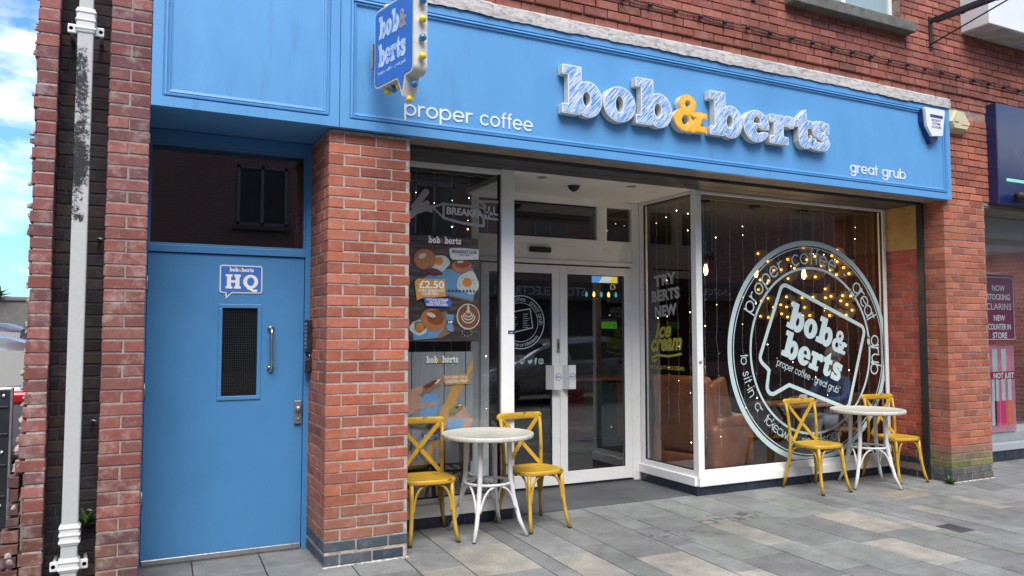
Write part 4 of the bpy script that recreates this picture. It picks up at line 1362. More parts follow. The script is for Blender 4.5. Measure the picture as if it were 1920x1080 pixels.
tag(o, 'white great grub lettering at the right end of the blue fascia', 'lettering')

# hanging sign: speech bubble box with bulbs round its edge
hs = thing('hanging_sign', 'blue speech-bubble hanging sign with white edge and coloured bulbs above proper coffee', 'hanging sign', (0, 0, 0), local=True)
def bubble(w, h, r, tail, d=0.0):
    return _off(_u(_box(0, w, 0, h, r), _poly(tail)), d)
tailp = [(.29, .03), (.375, -.135), (.42, .03)]
MT['sign_white'] = mat('weathered white sign metal', (.66, .64, .58), .5, .1, 10, .2, dirt=(.22, .17, .12), dscale=9, dlo=.58, dhi=.7, damt=.7)
MT['sign_blue'] = mat('printed royal blue', lin(58, 112, 190), .4, .05)
MT['sign_text'] = hatch('faded white scribble', lin(208, 220, 236), lin(150, 178, 214), .5, .56, 60)
MT['sign_amp'] = mat('faded grey ampersand', lin(160, 150, 145), .5, .1)
mb = MB(); shape(mb, bubble(.51, .54, .05, tailp), (-.1, .6, -.2, .7), FRONT(0, 0, 0), .007, .10); o = mb.build('sign_box', 'sign_white', hs)
mb = MB(); shape(mb, bubble(.51, .54, .05, tailp, .014), (-.1, .6, -.2, .7), FRONT(0, -.10, 0), .007, .004)
o2 = mb.build('sign_face', 'sign_blue', hs)
mb = MB(); slab_text(mb, 'bob&', FRONT(.07, -.104, .325), .108, .002, width=.35, curmap={'&': 1})
slab_text(mb, 'berts', FRONT(.065, -.104, .135), .108, .002, width=.35); mb.build('sign_lettering', ['sign_text', 'sign_amp'], o2)
mb = MB(); avant_text(mb, '"proper coffee - great grub"', FRONT(.055, -.104, .085), .017, .0015, .07, width=.37); mb.build('sign_tagline', 'sign_text', o2)
MT['bulb_yellow'] = mat('yellow glass bulb', lin(226, 190, 30), .15, .2, 60, .5, 90, coat=.6)
MT['bulb_blue'] = mat('blue glass bulb', lin(30, 112, 168), .15, .2, 60, .5, 90, coat=.6)
def bulb(m4, m_):
    mb = MB(); mb.lathe([(.014, 0), (.014, .008), (.021, .014), (.025, .024), (.023, .036), (.014, .045), (0, .048)], 14, m4)
    mb.build('bulb', m_, hs)
for k, (z, m_) in enumerate(((.07, 'bulb_yellow'), (.19, 'bulb_blue'), (.31, 'bulb_yellow'), (.43, 'bulb_blue'), (.50, 'bulb_yellow'))):
    bulb(Matrix.Translation((.51, -.05, z + .03)) @ Matrix.Rotation(R(90), 4, 'Y'), m_)
bulb(Matrix.Translation((.412, -.05, -.05)) @ Matrix.Rotation(R(100), 4, 'Y'), 'bulb_blue')
bulb(Matrix.Translation((.38, -.05, -.115)) @ Matrix.Rotation(R(180), 4, 'Y'), 'bulb_yellow')
for x, m_ in ((.10, 'bulb_yellow'), (.175, 'bulb_blue'), (.25, 'bulb_yellow')):
    bulb(Matrix.Translation((x, -.05, .0)) @ Matrix.Rotation(R(180), 4, 'Y'), m_)
for x, m_ in ((.08, 'bulb_yellow'), (.2, 'bulb_blue'), (.32, 'bulb_yellow'), (.43, 'bulb_blue')):
    bulb(Matrix.Translation((x, -.05, .54)), m_)
mb = MB(); mb.box(-.04, .0, -.065, -.035, .22, .26, .003); mb.box(-.05, -.04, -.10, -.0, .16, .34, .004); mb.tube([(-.045, -.05, .24), (-.12, -.05, .24)], .012, 10)
mb.build('wall_bracket', 'steel_dull', hs)
hs.location = (1.588, -.15, 3.208); hs.rotation_euler = (0, 0, R(-78))

# alarm boxes
al = thing('alarm_box', 'white and navy shield-shaped alarm box on the right end of the blue fascia', 'alarm box', (7.5, -.05, 3.55))
MT['navy_plastic'] = mat('navy plastic', (.015, .03, .12), .3, .05)
mb = MB(); shape(mb, _off(_poly([(.02, .30), (.30, .30), (.33, .26), (.22, .0), (.15, -.03), (.02, .18)]), -.012), (-.1, .4, -.1, .4), FRONT(7.30, -.04, 3.56), .008, .05); mb.build('backplate', 'navy_plastic', al)
mb = MB(); shape(mb, _off(_poly([(.03, .305), (.315, .305), (.27, .06), (.12, .04), (.05, .13)]), -.014), (-.1, .4, -.1, .4), FRONT(7.30, -.09, 3.56), .008, .03); mb.build('cover', 'upvc', al)
mb = MB()
for k, (s_, z) in enumerate((('SECURITY', .185), ('SYSTEMS', .150), ('24 HOURS', .115))):
    v, f = text(s_, .034, .0006, 0, 'CENTER'); mb.add(v, f, FRONT(7.30 + .185, -.1212, 3.56 + z))
mb.box(7.30 + .09, 7.30 + .29, -.122, -.1203, 3.56 + .225, 3.56 + .255); mb.build('printed_label', mat('navy print', (.04, .05, .16), .5), al)
al2 = thing('alarm_box', 'old cream six-sided alarm box on the brickwork right of the blue fascia', 'alarm box', (7.95, 0, 3.70))
hx = [(.10, .25), (.24, .25), (.37, .10), (.30, .0), (.05, .0), (.0, .10)]
mb = MB()
a_ = [(7.76 + x, 0.0, 3.70 + z) for x, z in hx]; b_ = [(7.76 + .185 + (x - .185) * .86, -.07, 3.70 + .1 + (z - .1) * (.86 if z > .1 else .7)) for x, z in hx]
mb.add(a_ + b_, [(6, 7, 8, 9, 10, 11)] + [(i, (i + 1) % 6, 6 + (i + 1) % 6, 6 + i) for i in range(6)])
c_ = [(p[0] * .93 + 7.945 * .07, -.088, p[2] * .93 + 3.81 * .07) for p in b_]
mb.add(b_ + c_, [(6, 7, 8, 9, 10, 11)] + [(i, (i + 1) % 6, 6 + (i + 1) % 6, 6 + i) for i in range(6)])
o = mb.build('cover', 'cream', al2); fix_normals(o)
mb = MB(); mb.box(7.83, 7.90, -.092, -.086, 3.795, 3.802); mb.box(7.95, 8.06, -.091, -.086, 3.775, 3.779); mb.build('vent_slot', 'shutter', al2)

# cable of small black sockets along the brick band
cb = thing('festoon_cable', 'black cable with small empty lamp sockets pinned along the brick band', 'cable', (5, -.03, 4.31))
P = [(1.4 + k * .1, -.035, 4.335 + .006 * math.sin(k * .9) + .004 * math.sin(k * 2.3)) for k in range(0, 96)]
mb = MB(); mb.tube(P, .006, 7); mb.build('cable', 'black', cb)
for k in range(33):
    x = 2.0 + k * .272
    mb = MB(); mb.lathe([(.016, 0), (.018, .012), (.018, .028), (.011, .032), (.0, .033)], 10, FRONT(x, -.034, 4.328) @ Matrix.Rotation(R(35), 4, 'X')); mb.build('socket', 'black', cb)

# old sign brackets
def bracket(name, x, label, zb=4.57, zt=4.93, arm=True):
    t_ = thing(name, label, 'bracket', (x, 0, zb), group=None)
    mb = MB(); mb.box(x - .022, x + .022, -.016, .0, zb, zt, .003)
    for z in (zb + .03, zt - .05): mb.lathe([(.014, 0), (.012, .01), (0, .012)], 8, FRONT(x, -.016, z))
    mb.build('wall_plate', 'black_metal', t_)
    mb = MB(); mb.box(x - .032, x + .032, -1.6, -.06, zt - .085, zt - .03, .004); mb.box(x - .02, x + .02, -.1, .0, zt - .07, zt - .03, .003)
    for y in (-.35, -.72): mb.box(x - .036, x + .036, y - .02, y + .02, zt - .09, zt - .085, .002)
    mb.build('arm', 'black_metal', t_)
    mb = MB(); mb.tube([(x, -.015, zb + .06), (x, -1.15, zt - .06)], .008, 8); mb.build('stay_rod', 'black_metal', t_)
    return t_
bracket('sign_bracket', 7.60, 'empty black iron sign bracket with a stay rod right of the upper window', 4.56, 4.92)
bracket('sign_bracket', 5.10, 'second iron sign bracket left of the upper window sill, mostly above the picture', 4.60, 4.96)

# ------------------------------------------------------------------ downpipe
dp = thing('downpipe', 'square white downpipe with black paint showing where it has peeled', 'downpipe', (-.25, -.08, 0))
m, t, b = new_mat('peeling white pipe paint')
l = t.links.new
tcn = t.nodes.new('ShaderNodeTexCoord')
n1 = nd(t, 'ShaderNodeTexNoise', Scale=46.0, Detail=12.0, Roughness=0.88)
n2 = nd(t, 'ShaderNodeTexNoise', Scale=3.0, Detail=3.0, Roughness=0.6)
l(tcn.outputs['Object'], n1.inputs['Vector']); l(tcn.outputs['Object'], n2.inputs['Vector'])
sp = t.nodes.new('ShaderNodeSeparateXYZ'); l(tcn.outputs['Object'], sp.inputs['Vector'])
def MRn(src, a, b_, c, d):
    r = t.nodes.new('ShaderNodeMapRange')
    for k, v in zip(('From Min', 'From Max', 'To Min', 'To Max'), (a, b_, c, d)): r.inputs[k].default_value = v
    l(src, r.inputs['Value']); return r.outputs['Result']
def MAn(op, a, b_):
    q = t.nodes.new('ShaderNodeMath'); q.operation = op
    l(a, q.inputs[0])
    if isinstance(b_, float): q.inputs[1].default_value = b_
    else: l(b_, q.inputs[1])
    return q.outputs['Value']
band = MAn('MULTIPLY', MRn(sp.outputs['Z'], 2.06, 2.22, 0, 1), MRn(sp.outputs['Z'], 3.15, 3.42, 1, .35))
side = MRn(sp.outputs['X'], -.235, -.202, 0, -.11)
k = MAn('ADD', MAn('ADD', n1.outputs['Fac'], MAn('MULTIPLY', MAn('SUBTRACT', n2.outputs['Fac'], .5), .5)), MAn('ADD', MRn(band, 0, 1, -.45, .035), side))
fac = MRn(k, .5, .515, 0, 1)
mm = t.nodes.new('ShaderNodeMix'); mm.data_type = 'RGBA'
l(fac, mm.inputs['Factor'])
w2 = t.nodes.new('ShaderNodeMix'); w2.data_type = 'RGBA'
l(MRn(n1.outputs['Fac'], .35, .7, 0, .5), w2.inputs['Factor']); w2.inputs['A'].default_value = (.50, .50, .485, 1); w2.inputs['B'].default_value = (.33, .32, .30, 1)
l(w2.outputs['Result'], mm.inputs['A']); mm.inputs['B'].default_value = (.011, .012, .014, 1)
l(mm.outputs['Result'], b.inputs['Base Color']); b.inputs['Roughness'].default_value = .55
bp = t.nodes.new('ShaderNodeBump'); bp.invert = True; bp.inputs['Strength'].default_value = .6; bp.inputs['Distance'].default_value = .002
l(fac, bp.inputs['Height']); l(bp.outputs['Normal'], b.inputs['Normal'])
MT['pipe'] = m
mb = MB(); mb.box(-.284, -.200, -.10, -.03, .16, 3.40, .008); mb.box(-.280, -.204, -.096, -.034, 3.4, 6.0, .008); mb.build('pipe', 'pipe', dp)
def collar(z0, z1, ears):
    mb = MB(); mb.box(-.292, -.192, -.108, -.02, z0, z1, .01)
    n_ = 3 if z1 - z0 > .1 else 2
    for q in range(n_):
        zz = z0 + (z1 - z0) * (q + .5) / n_; mb.box(-.297, -.187, -.113, -.014, zz - .008, zz + .008, .006)
    if ears:
        ze = z0 + .03
        for s in (-1, 1):
            mb.box(-.242 + s * .07 - .026, -.242 + s * .07 + .026, -.06, -.045, ze - .028, ze + .028, .006)
            mb.tube([(-.242 + s * .078, -.06, ze), (-.242 + s * .078, .15, ze)], .012, 8)
    mb.build('collar', 'table_white', dp)
collar(3.33, 3.48, True); collar(.35, .47, False); collar(.20, .28, True)
# screws and fixings stuck in the dark brick
for (x, z) in ((-.14, 2.13), (-.145, 1.03), (-.15, .50)):
    mb = MB(); mb.tube([(x, .15, z), (x - .01, .09, z + .004), (x + .02, .08, z)], [.006, .009, .004], 8)
    o = mb.build('wall_plug', 'steel_dull', None); tag(o, 'small grey fixing sticking out of the sooty brick %s' % {2.13: 'level with the blue door top', 1.03: 'at hip height beside the pipe', .50: 'just above the weeds'}[z], 'fixing')

# keypad and key safe by the blue door
kp = thing('keypad', 'black door entry keypad with small buttons beside the blue door', 'keypad', (1.21, .48, 1.42))
mb = MB(); mb.box(1.192, 1.229, .44, .535, 1.42, 1.655, .004); mb.build('housing', 'black_metal', kp)
mb = MB()
for r_ in range(7):
    for c_ in range(3): mb.box(1.188, 1.193, .455 + c_ * .026, .473 + c_ * .026, 1.445 + r_ * .028, 1.463 + r_ * .028, .002)
mb.build('buttons', 'steel_dull', kp)
ks = thing('key_safe', 'small black key safe with number wheels hanging under the keypad', 'key safe', (1.21, .47, 1.26))
mb = MB(); mb.box(1.185, 1.229, .445, .505, 1.27, 1.375, .008); mb.build('body', 'black_metal', ks)
mb = MB(); mb.tube([(1.215, .46, 1.37), (1.215, .455, 1.40), (1.215, .475, 1.412), (1.215, .495, 1.40), (1.215, .49, 1.37)], .004, 8); mb.build('shackle', 'steel', ks)
mb = MB()
for r_ in range(4): mb.box(1.181, 1.186, .462, .476, 1.29 + r_ * .02, 1.301 + r_ * .02, .002)
mb.build('number_wheel', 'steel', ks)

# HQ sign
hq = thing('door_sign', 'small blue bob&berts HQ speech-bubble sign on the blue door', 'door sign', (.75, .55, 1.84))
tl = [(.035, .03), (.045, -.045), (.11, .02)]
S0 = lambda d: _off(_u(_box(0, .296, 0, .205, .022), _poly(tl)), d)
zq = 1.838
mb = MB(); shape(mb, S0(0), (-.05, .35, -.08, .25), FRONT(.597, DY - .0125, zq), .004, .004); mb.build('panel', mat('grey sign edge', (.35, .38, .42), .4), hq)
mb = MB(); shape(mb, S0(.006), (-.05, .35, -.08, .25), FRONT(.597, DY - .0165, zq), .004, .001); mb.cur = 1; shape(mb, S0(.0115), (-.05, .35, -.08, .25), FRONT(.597, DY - .0175, zq), .004, .001)
mb.cur = 2; shape(mb, lambda X, Y: np.abs(S0(.017)(X, Y)) - .0022, (-.05, .35, -.08, .25), FRONT(.597, DY - .0185, zq), .0025, .001) if False else None
mb.build('sign_face', ['white_clean', 'sign_blue', 'white_clean'], hq)
mb = MB(); slab_text(mb, 'bob&berts', FRONT(.665, DY - .0188, zq + .156), .02, .001, width=.165, curmap={'&': 1}); mb.cur = 0
slab_text(mb, 'HQ', FRONT(.64, DY - .0188, zq + .035), .072, .001, gap=.2, width=.222)
mb.build('sign_lettering', ['white_clean', mat('amber print', lin(226, 170, 70), .5)], hq)

# ------------------------------------------------------------------ window vinyls
lg = thing('window_logo', 'large round pale logo vinyl with speech bubble on the right-hand window', 'window sticker', (6.54, .69, 1.38))
VY = WY + .004
def annulus(mb, cx, cz, r0, r1, y, n=128):
    v = []; 
    for k in range(n):
        a = 2 * math.pi * k / n
        v += [(r0 * math.cos(a), r0 * math.sin(a), 0), (r1 * math.cos(a), r1 * math.sin(a), 0)]
    mb.add(v, [(2 * k, 2 * k + 1, (2 * k + 3) % (2 * n), (2 * k + 2) % (2 * n)) for k in range(n)], FRONT(cx, y, cz))
CX, CZ = 6.535, 1.375
mb = MB(); annulus(mb, CX, CZ, 1.112, 1.165, VY); annulus(mb, CX, CZ, 1.084, 1.095, VY); annulus(mb, CX + .01, CZ, .860, .885, VY); mb.build('rings', 'decal', lg)
for args, xh_, inn in ((('proper', 156, 113), .122, False), (('coffee', 106, 66), .122, False), (('-', 60, 54), .112, False), (('great', 47, 19), .125, False), (('grub', 9, -17), .125, False),
                       (('to', 182, 188), .078, True), (('sit-in', 192, 209), .078, True), (('or', 214, 220), .078, True), (('takeaway', 225, 254), .078, True), (('no', 260, 267), .078, True), (('discount', 272, 301), .078, True)):
    mb = MB(); avant_arc(mb, args[0].strip(), CX, CZ, .912 if not inn else 1.0, args[1], args[2], xh_, VY, .062, inner=inn); mb.build('circular_lettering', 'decal', lg)
# tilted bubble outline
tilt = R(-19)
def bub(d):
    f = _u(_box(0, 1.22, 0, .80, .10), _poly([(.035, .1), (-.075, -.30), (.32, .04)]))
    return lambda X, Y: f(X, Y) + d
c_, s_ = math.cos(tilt), math.sin(tilt)
pts = [(6.16, 2.06), (7.33, 1.62), (7.05, .77), (6.17, 1.04), (5.90, .945), (5.95, 1.165), (5.795, 1.27)]
def bub2(X, Y):
    return _off(_poly([(6.165, 1.98), (7.26, 1.57), (7.01, .83), (6.19, 1.10), (5.96, 1.01), (6.00, 1.21), (5.875, 1.31)]), -.075)(X, Y)
mb = MB(); shape(mb, lambda X, Y: np.abs(bub2(X, Y)) - .020, (5.7, 7.45, .65, 2.2), FRONT(0, VY, 0), .014); mb.build('bubble_outline', 'decal', lg)
ta = math.atan2(1.308 - 1.621, 7.018 - 6.151)
mb = MB(); slab_text(mb, 'bob&', FRONT(6.165, VY, 1.625, ta), .20, 0, width=.915, curmap=None)
slab_text(mb, 'berts', FRONT(6.085, VY, 1.335, ta), .19, 0, width=.90)
avant_text(mb, '"proper coffee - great grub"', FRONT(6.0, VY, 1.235, ta), .055, 0, .07, width=.98); mb.build('logo_lettering', 'decal', lg)

# breakfast ribbon on the poster window
br_ = thing('window_ribbon', 'grey hand and ribbon vinyl reading BREAKFAST on the left window', 'window sticker', (2.4, .7, 2.5))
def outline(pts, w=.011, closed=True):
    q = pts + [pts[0]] if closed else pts
    return _chain(w, q)
mb = MB()
shape(mb, outline([(2.345, 2.625), (2.725, 2.618), (2.705, 2.565), (2.712, 2.462), (2.52, 2.475), (2.345, 2.508)]), (2.2, 2.9, 2.4, 2.7), FRONT(0, VY, 0), .006)
shape(mb, outline([(2.25, 2.59), (2.345, 2.627), (2.345, 2.508)], .009, True), (2.2, 2.9, 2.4, 2.7), FRONT(0, VY - .0005, 0), .006)
shape(mb, _u(outline([(2.66, 2.672), (2.85, 2.676)], .011, False), outline([(2.70, 2.532), (2.85, 2.527)], .011, False), outline([(2.66, 2.672), (2.725, 2.635)], .011, False)), (2.6, 2.86, 2.4, 2.7), FRONT(0, VY - .001, 0), .006)
shape(mb, _u(_seg(.028, 2.09, 2.58, 2.19, 2.71), _seg(.024, 2.12, 2.55, 2.2, 2.62), _seg(.02, 2.06, 2.53, 2.25, 2.59), _seg(.02, 2.06, 2.50, 2.12, 2.56), _seg(.012, 2.18, 2.57, 2.24, 2.555)), (1.9, 2.3, 2.4, 2.8), FRONT(0, VY, 0), .006)
mb.cur = 1; v, f = text('BREAKFAST', .082, .003, 0, 'LEFT', 0, .97); mb.add(v, f, FRONT(2.368, VY, 2.545, R(-2)))
v, f = text('LU', .10, .003); mb.add(v, f, FRONT(2.745, VY, 2.565, R(-2)))
mb.build('vinyl', ['decal_grey', mat('pale grey vinyl', (.72, .74, .74), .6)], br_)

# vinyl on the side pane of the porch
iv = thing('window_lettering', 'grey and yellow ice cream vinyl lettering on the side pane of the porch', 'window sticker', (4.98, 1.2, 1.7))
VX = 4.981
mb = MB()
for s_, z, y in (('TRY', 2.045, 1.36), ('BERTS', 1.885, 1.41), ('NEW', 1.725, 1.36)):
    v, f = text(s_, .15, .007, 0, 'LEFT', 0, 1.05); k = (.36 if s_ != 'BERTS' else .46) / max(p[0] for p in v)
    mb.add([(p[0] * k, p[1], 0) for p in v], f, LEFT(VX, y, z, R(4)))
    for (a, w) in ((0, .05), (.12, .05)): pass
mb.build('try_lettering', 'decal_grey', iv)
mb = MB()
v, f = text('ice', .22, .008, .35); mb.add(v, f, LEFT(VX, 1.36, 1.51, R(3)))
v, f = text('cream', .24, .009, .35); k = .52 / max(p[0] for p in v); mb.add([(p[0] * k, p[1], 0) for p in v], f, LEFT(VX, 1.44, 1.37, R(3)))
shape(mb, _chain(.012, [(.5, .0), (.3, -.03), (.12, -.02), (.03, -.05), (.05, -.09), (.1, -.07)]), (-.1, .7, -.2, .1), LEFT(VX, 1.44, 1.35), .01)
v, f = text('HE CALLS IT NICE-CREAM.', .055, .001); k = .56 / max(p[0] for p in v); mb.add([(p[0] * k, p[1], 0) for p in v], f, LEFT(VX, 1.45, 1.185))
mb.build('ice_cream_lettering', 'decal_yellow', iv)

# round logo and social marks on the left glass door
dg_ = thing('door_logo', 'round white bob&berts logo vinyl on the left glass door leaf', 'window sticker', (3.52, 1.6, 1.66))
DV = PY + .0025
mb = MB(); annulus(mb, 3.525, 1.665, .258, .268, DV, 64); annulus(mb, 3.525, 1.665, .190, .196, DV, 64)
avant_arc(mb, 'proper coffee - great grub', 3.525, 1.665, .208, 168, -8, .032, DV, .08)
avant_arc(mb, 'to sit-in or takeaway', 3.525, 1.665, .243, 235, 325, .026, DV, .08, inner=True)
shape(mb, lambda X, Y: np.abs(_poly([(3.40, 1.76), (3.63, 1.80), (3.66, 1.61), (3.47, 1.57), (3.42, 1.52), (3.42, 1.58), (3.37, 1.6)])(X, Y)) - .006, (3.3, 3.75, 1.45, 1.9), FRONT(0, DV, 0), .006)
for k in range(7):
    mb.box(3.41, 3.41 + .05 + .012 * (k % 3), DV - .001, DV, 1.60 + k * .022, 1.606 + k * .022); mb.box(3.55, 3.55 + .045 + .012 * ((k + 1) % 3), DV - .001, DV, 1.61 + k * .022, 1.616 + k * .022)
mb.build('vinyl', 'decal', dg_)
so = thing('social_icons', 'row of small white social media symbols on the left glass door', 'window sticker', (3.6, 1.6, 1.27))
mb = MB()
bird = _u(_ell(.5, .45, .38, .26), _ell(.72, .66, .17, .16), _poly([(.0, .78), (.5, .62), (.3, .3)]), _poly([(.05, .12), (.6, .3), (.4, .12)]), _poly([(.84, .72), (1.02, .76), (.86, .58)]))
shape(mb, bird, (-.1, 1.2, -.1, 1.1), FRONT(3.60, DV, 1.245), .03, 0, .06)
v, f = text('f', .085, .003); mb.add(v, f, FRONT(3.68, DV, 1.248))
shape(mb, _u(lambda X, Y: np.abs(_box(.08, .92, .08, .92, .2)(X, Y)) - .08, lambda X, Y: np.abs(_ell(.5, .5, .2, .2)(X, Y)) - .06), (-.1, 1.1, -.1, 1.1), FRONT(3.725, DV, 1.247), .03, 0, .055)
shape(mb, _u(_box(.2, .6, .1, .5, .08), _chain(.06, [(.6, .4), (.8, .35), (.6, .2)]), *[_seg(.06, .5 + .35 * math.cos(a), .45 + .3 * math.sin(a), .5 + .52 * math.cos(a), .45 + .48 * math.sin(a)) for a in (.4, .9, 1.4, 1.9, 2.4)]), (-.2, 1.3, -.1, 1.2), FRONT(3.51, DV, 1.245), .03, 0, .06)
shape(mb, _u(_box(.2, .6, .1, .5, .08), _chain(.06, [(.6, .4), (.8, .35), (.6, .2)])), (-.2, 1.3, -.1, 1.2), FRONT(3.43, DV, 1.245), .03, 0, .06)
mb.build('vinyl', 'decal', so)
gs = thing('green_sticker', 'bright green rectangular sticker on the right glass door', 'sticker', (4.58, 1.6, 1.62))
mb = MB(); mb.box(4.475, 4.665, DV - .001, DV, 1.605, 1.675); mb.cur = 1; mb.box(4.475, 4.665, DV - .0012, DV, 1.676, 1.705)
v, f = text('EST EST EST', .022); mb.cur = 2; v, f = text('0', .06, .002); mb.add(v, f, FRONT(4.62, DV - .0015, 1.615))
for k in range(3): mb.box(4.49, 4.60, DV - .0016, DV, 1.62 + k * .016, 1.624 + k * .016)
mb.build('label', [mat('green print', lin(90, 190, 40), .5), 'black', mat('dark green print', lin(30, 90, 20), .5)], gs)
ps = MB(); ps.box(3.345 - .42, 3.41 - .42, WY - .030, WY - .0275, 1.548, 1.58); ps.cur = 1
v, f = text('pull', .02, .0004); ps.add(v, f, FRONT(2.94, WY - .0305, 1.556))
o = ps.build('blue_label', ['navy_plastic', 'white_clean']); o.location = (.0, 0, 0); tag(o, 'tiny navy label on the white post left of the doors', 'label')

# ------------------------------------------------------------------ posters behind the left window
def P_(name, rgb, r=.55): return mat(name, lin(*rgb), r, .12, 14)
def disc(mb, cx, cz, rx, rz, y, n=26, ang=0, wob=0, seed=1):
    r_ = random.Random(seed)
    pts = []
    for k in range(n):
        a = 2 * math.pi * k / n; q = 1 + wob * math.sin(3 * a + seed) + wob * .6 * math.sin(5 * a + seed * 2)
        pts.append((rx * q * math.cos(a), rz * q * math.sin(a)))
    mb.prism(pts, 0, .0006, FRONT(cx, y, cz, ang))
PZ = WY + .022
po = thing('poster', 'breakfast poster with buns, fried eggs, coffee and a £2.50 splash', 'poster', (2.25, .72, 1.9))
x0, x1, z0, z1 = 1.86, 2.668, 1.49, 2.352
mb = MB(); mb.box(x0, x1, PZ, PZ + .004, z0, z1); mb.build('sheet', mat('photo of dark table boards', lin(72, 58, 52), .6, .45, 5, stretch=(1, 1, 9), dirt=lin(112, 98, 92), dscale=5, dlo=.5, dhi=.7), po)
mb = MB()
cl = {'bun': P_('printed bun', (196, 122, 74)), 'bun2': P_('printed bun shade', (150, 78, 42)), 'white': P_('printed egg white', (222, 222, 212)), 'yolk': P_('printed yolk', (226, 140, 60)),
      'paper': P_('printed blue paper', (110, 160, 205)), 'paper2': P_('printed deep blue', (60, 90, 170)), 'amber': P_('printed amber', (198, 146, 78)), 'coffee': P_('printed coffee', (140, 84, 54)),
      'foam': P_('printed foam', (226, 214, 200)), 'text': P_('printed white', (238, 236, 230)), 'bacon': P_('printed bacon', (110, 50, 36)), 'board': P_('printed board', (150, 112, 78)), 'navy': P_('printed navy', (40, 60, 110)),
      'green': P_('printed leaf green', (120, 140, 70)), 'skin': P_('printed skin', (190, 146, 124))}
keys = list(cl)
def C_(k): mb.cur = keys.index(k)
lay = [0]
def Y_():
    lay[0] += 1
    return PZ - .0006 - .0007 * lay[0]
C_('paper'); mb.prism([(2.10, 1.95), (2.30, 2.08), (2.62, 2.10), (2.66, 1.98), (2.62, 1.83), (2.38, 1.88)], 0, .0006, FRONT(0, Y_(), 0))
C_('board'); mb.prism([(2.38, 1.865), (2.62, 1.815), (2.62, 1.83), (2.38, 1.88)], 0, .0006, FRONT(0, Y_(), 0))
C_('board'); mb.prism([(2.08, 1.62), (2.2, 1.70), (2.38, 1.74), (2.46, 1.58), (2.34, 1.52), (2.1, 1.50)], 0, .0006, FRONT(0, Y_(), 0))
C_('paper'); mb.prism([(2.08, 1.64), (2.2, 1.70), (2.36, 1.60), (2.3, 1.52), (2.1, 1.50)], 0, .0006, FRONT(0, Y_(), 0))
y = Y_(); C_('white'); disc(mb, 2.32, 2.13, .085, .07, y, ang=.4, wob=.07, seed=2); disc(mb, 2.575, 1.975, .10, .095, y, wob=.08, seed=4); disc(mb, 2.14, 1.60, .075, .06, y, wob=.05, seed=5)
y = Y_(); C_('bacon'); disc(mb, 2.27, 2.06, .07, .03, y, ang=-.2, wob=.1); C_('yolk'); disc(mb, 2.565, 1.98, .043, .038, y); disc(mb, 2.31, 2.15, .04, .035, y); C_('green'); disc(mb, 2.15, 1.61, .05, .045, y, wob=.1)
y = Y_(); C_('bun'); disc(mb, 2.19, 2.16, .095, .085, y); disc(mb, 2.515, 2.115, .09, .055, y, ang=.1); disc(mb, 2.265, 1.665, .11, .09, y, ang=-.3); C_('yolk'); disc(mb, 2.145, 1.605, .038, .036, y)
y = Y_(); C_('bun2'); disc(mb, 2.52, 2.135, .07, .035, y, ang=.1); disc(mb, 2.285, 1.685, .075, .06, y, ang=-.3)
y = Y_(); C_('foam'); disc(mb, 2.575, 1.695, .105, .108, y, 40); y = Y_(); C_('coffee'); disc(mb, 2.577, 1.697, .096, .098, y, 40)
y = Y_(); C_('foam')
for k in range(4):
    rr = .06 - k * .014
    shape(mb, _arc(.0045, 0, 0, rr, 180, 360, rr * .95), (-.1, .1, -.1, .1), FRONT(2.575, y, 1.70 + k * .012), .004)
shape(mb, _u(_ell(0, .0, .016, .02), _ell(0, .03, .012, .015), _ell(0, .052, .007, .01)), (-.1, .1, -.1, .1), FRONT(2.575, y, 1.735), .004)
C_('paper'); mb.prism([(2.385, 1.58), (2.435, 1.565), (2.445, 1.71), (2.37, 1.715)], 0, .0006, FRONT(0, Y_(), 0))
C_('navy'); mb.prism([(2.385, 1.63), (2.44, 1.63), (2.44, 1.665), (2.385, 1.665)], 0, .0006, FRONT(0, Y_(), 0))
y = Y_(); keys_hi = None
C_('foam')
for (cx_, cz_, rx_, rz_, an) in ((2.165, 2.185, .035, .02, .4), (2.50, 2.15, .03, .010, .1), (2.245, 1.705, .04, .018, -.3)): disc(mb, cx_, cz_, rx_, rz_, y, 20, an)
C_('navy')
for q in range(9): mb.prism([(2.36 + q * .032, 1.90 + .004 * (q % 3)), (2.378 + q * .032, 1.90), (2.38 + q * .032, 1.915), (2.362 + q * .032, 1.918)], 0, .0006, FRONT(0, y, 0))
for q in range(6): mb.prism([(2.13 + q * .02, 2.03 + q * .012), (2.14 + q * .02, 2.035 + q * .012), (2.136 + q * .02, 2.05 + q * .012), (2.126 + q * .02, 2.045 + q * .012)], 0, .0006, FRONT(0, y, 0))
C_('green')
for q in range(10): disc(mb, 2.15 + .04 * math.cos(q * 2.4), 1.61 + .04 * math.sin(q * 2.4), .008, .004, y - .0004, 8, q)
for q in range(6): disc(mb, 2.56 + .07 * math.cos(q * 1.7), 1.975 + .06 * math.sin(q * 1.7), .006, .004, y - .0004, 8, q)
C_('text')
for q in range(9): mb.prism([(2.56 + .045 * math.cos(q * .7), 1.56 + .03 * math.sin(q * .7)), (2.566 + .045 * math.cos(q * .7), 1.56 + .03 * math.sin(q * .7)), (2.566 + .045 * math.cos(q * .7), 1.566 + .03 * math.sin(q * .7)), (2.56 + .045 * math.cos(q * .7), 1.566 + .03 * math.sin(q * .7))], 0, .0006, FRONT(0, y, 0))
C_('text'); mb.prism([(2.398, 2.245), (2.41, 2.185), (2.43, 2.165), (2.666, 2.175), (2.666, 2.262), (2.5, 2.268), (2.41, 2.262)], 0, .0006, FRONT(0, Y_(), 0))
C_('amber'); mb.prism([(2.10, 1.975), (2.13, 2.0), (2.36, 2.0), (2.375, 1.86), (2.16, 1.84), (2.12, 1.82)], 0, .0006, FRONT(0, Y_(), 0))
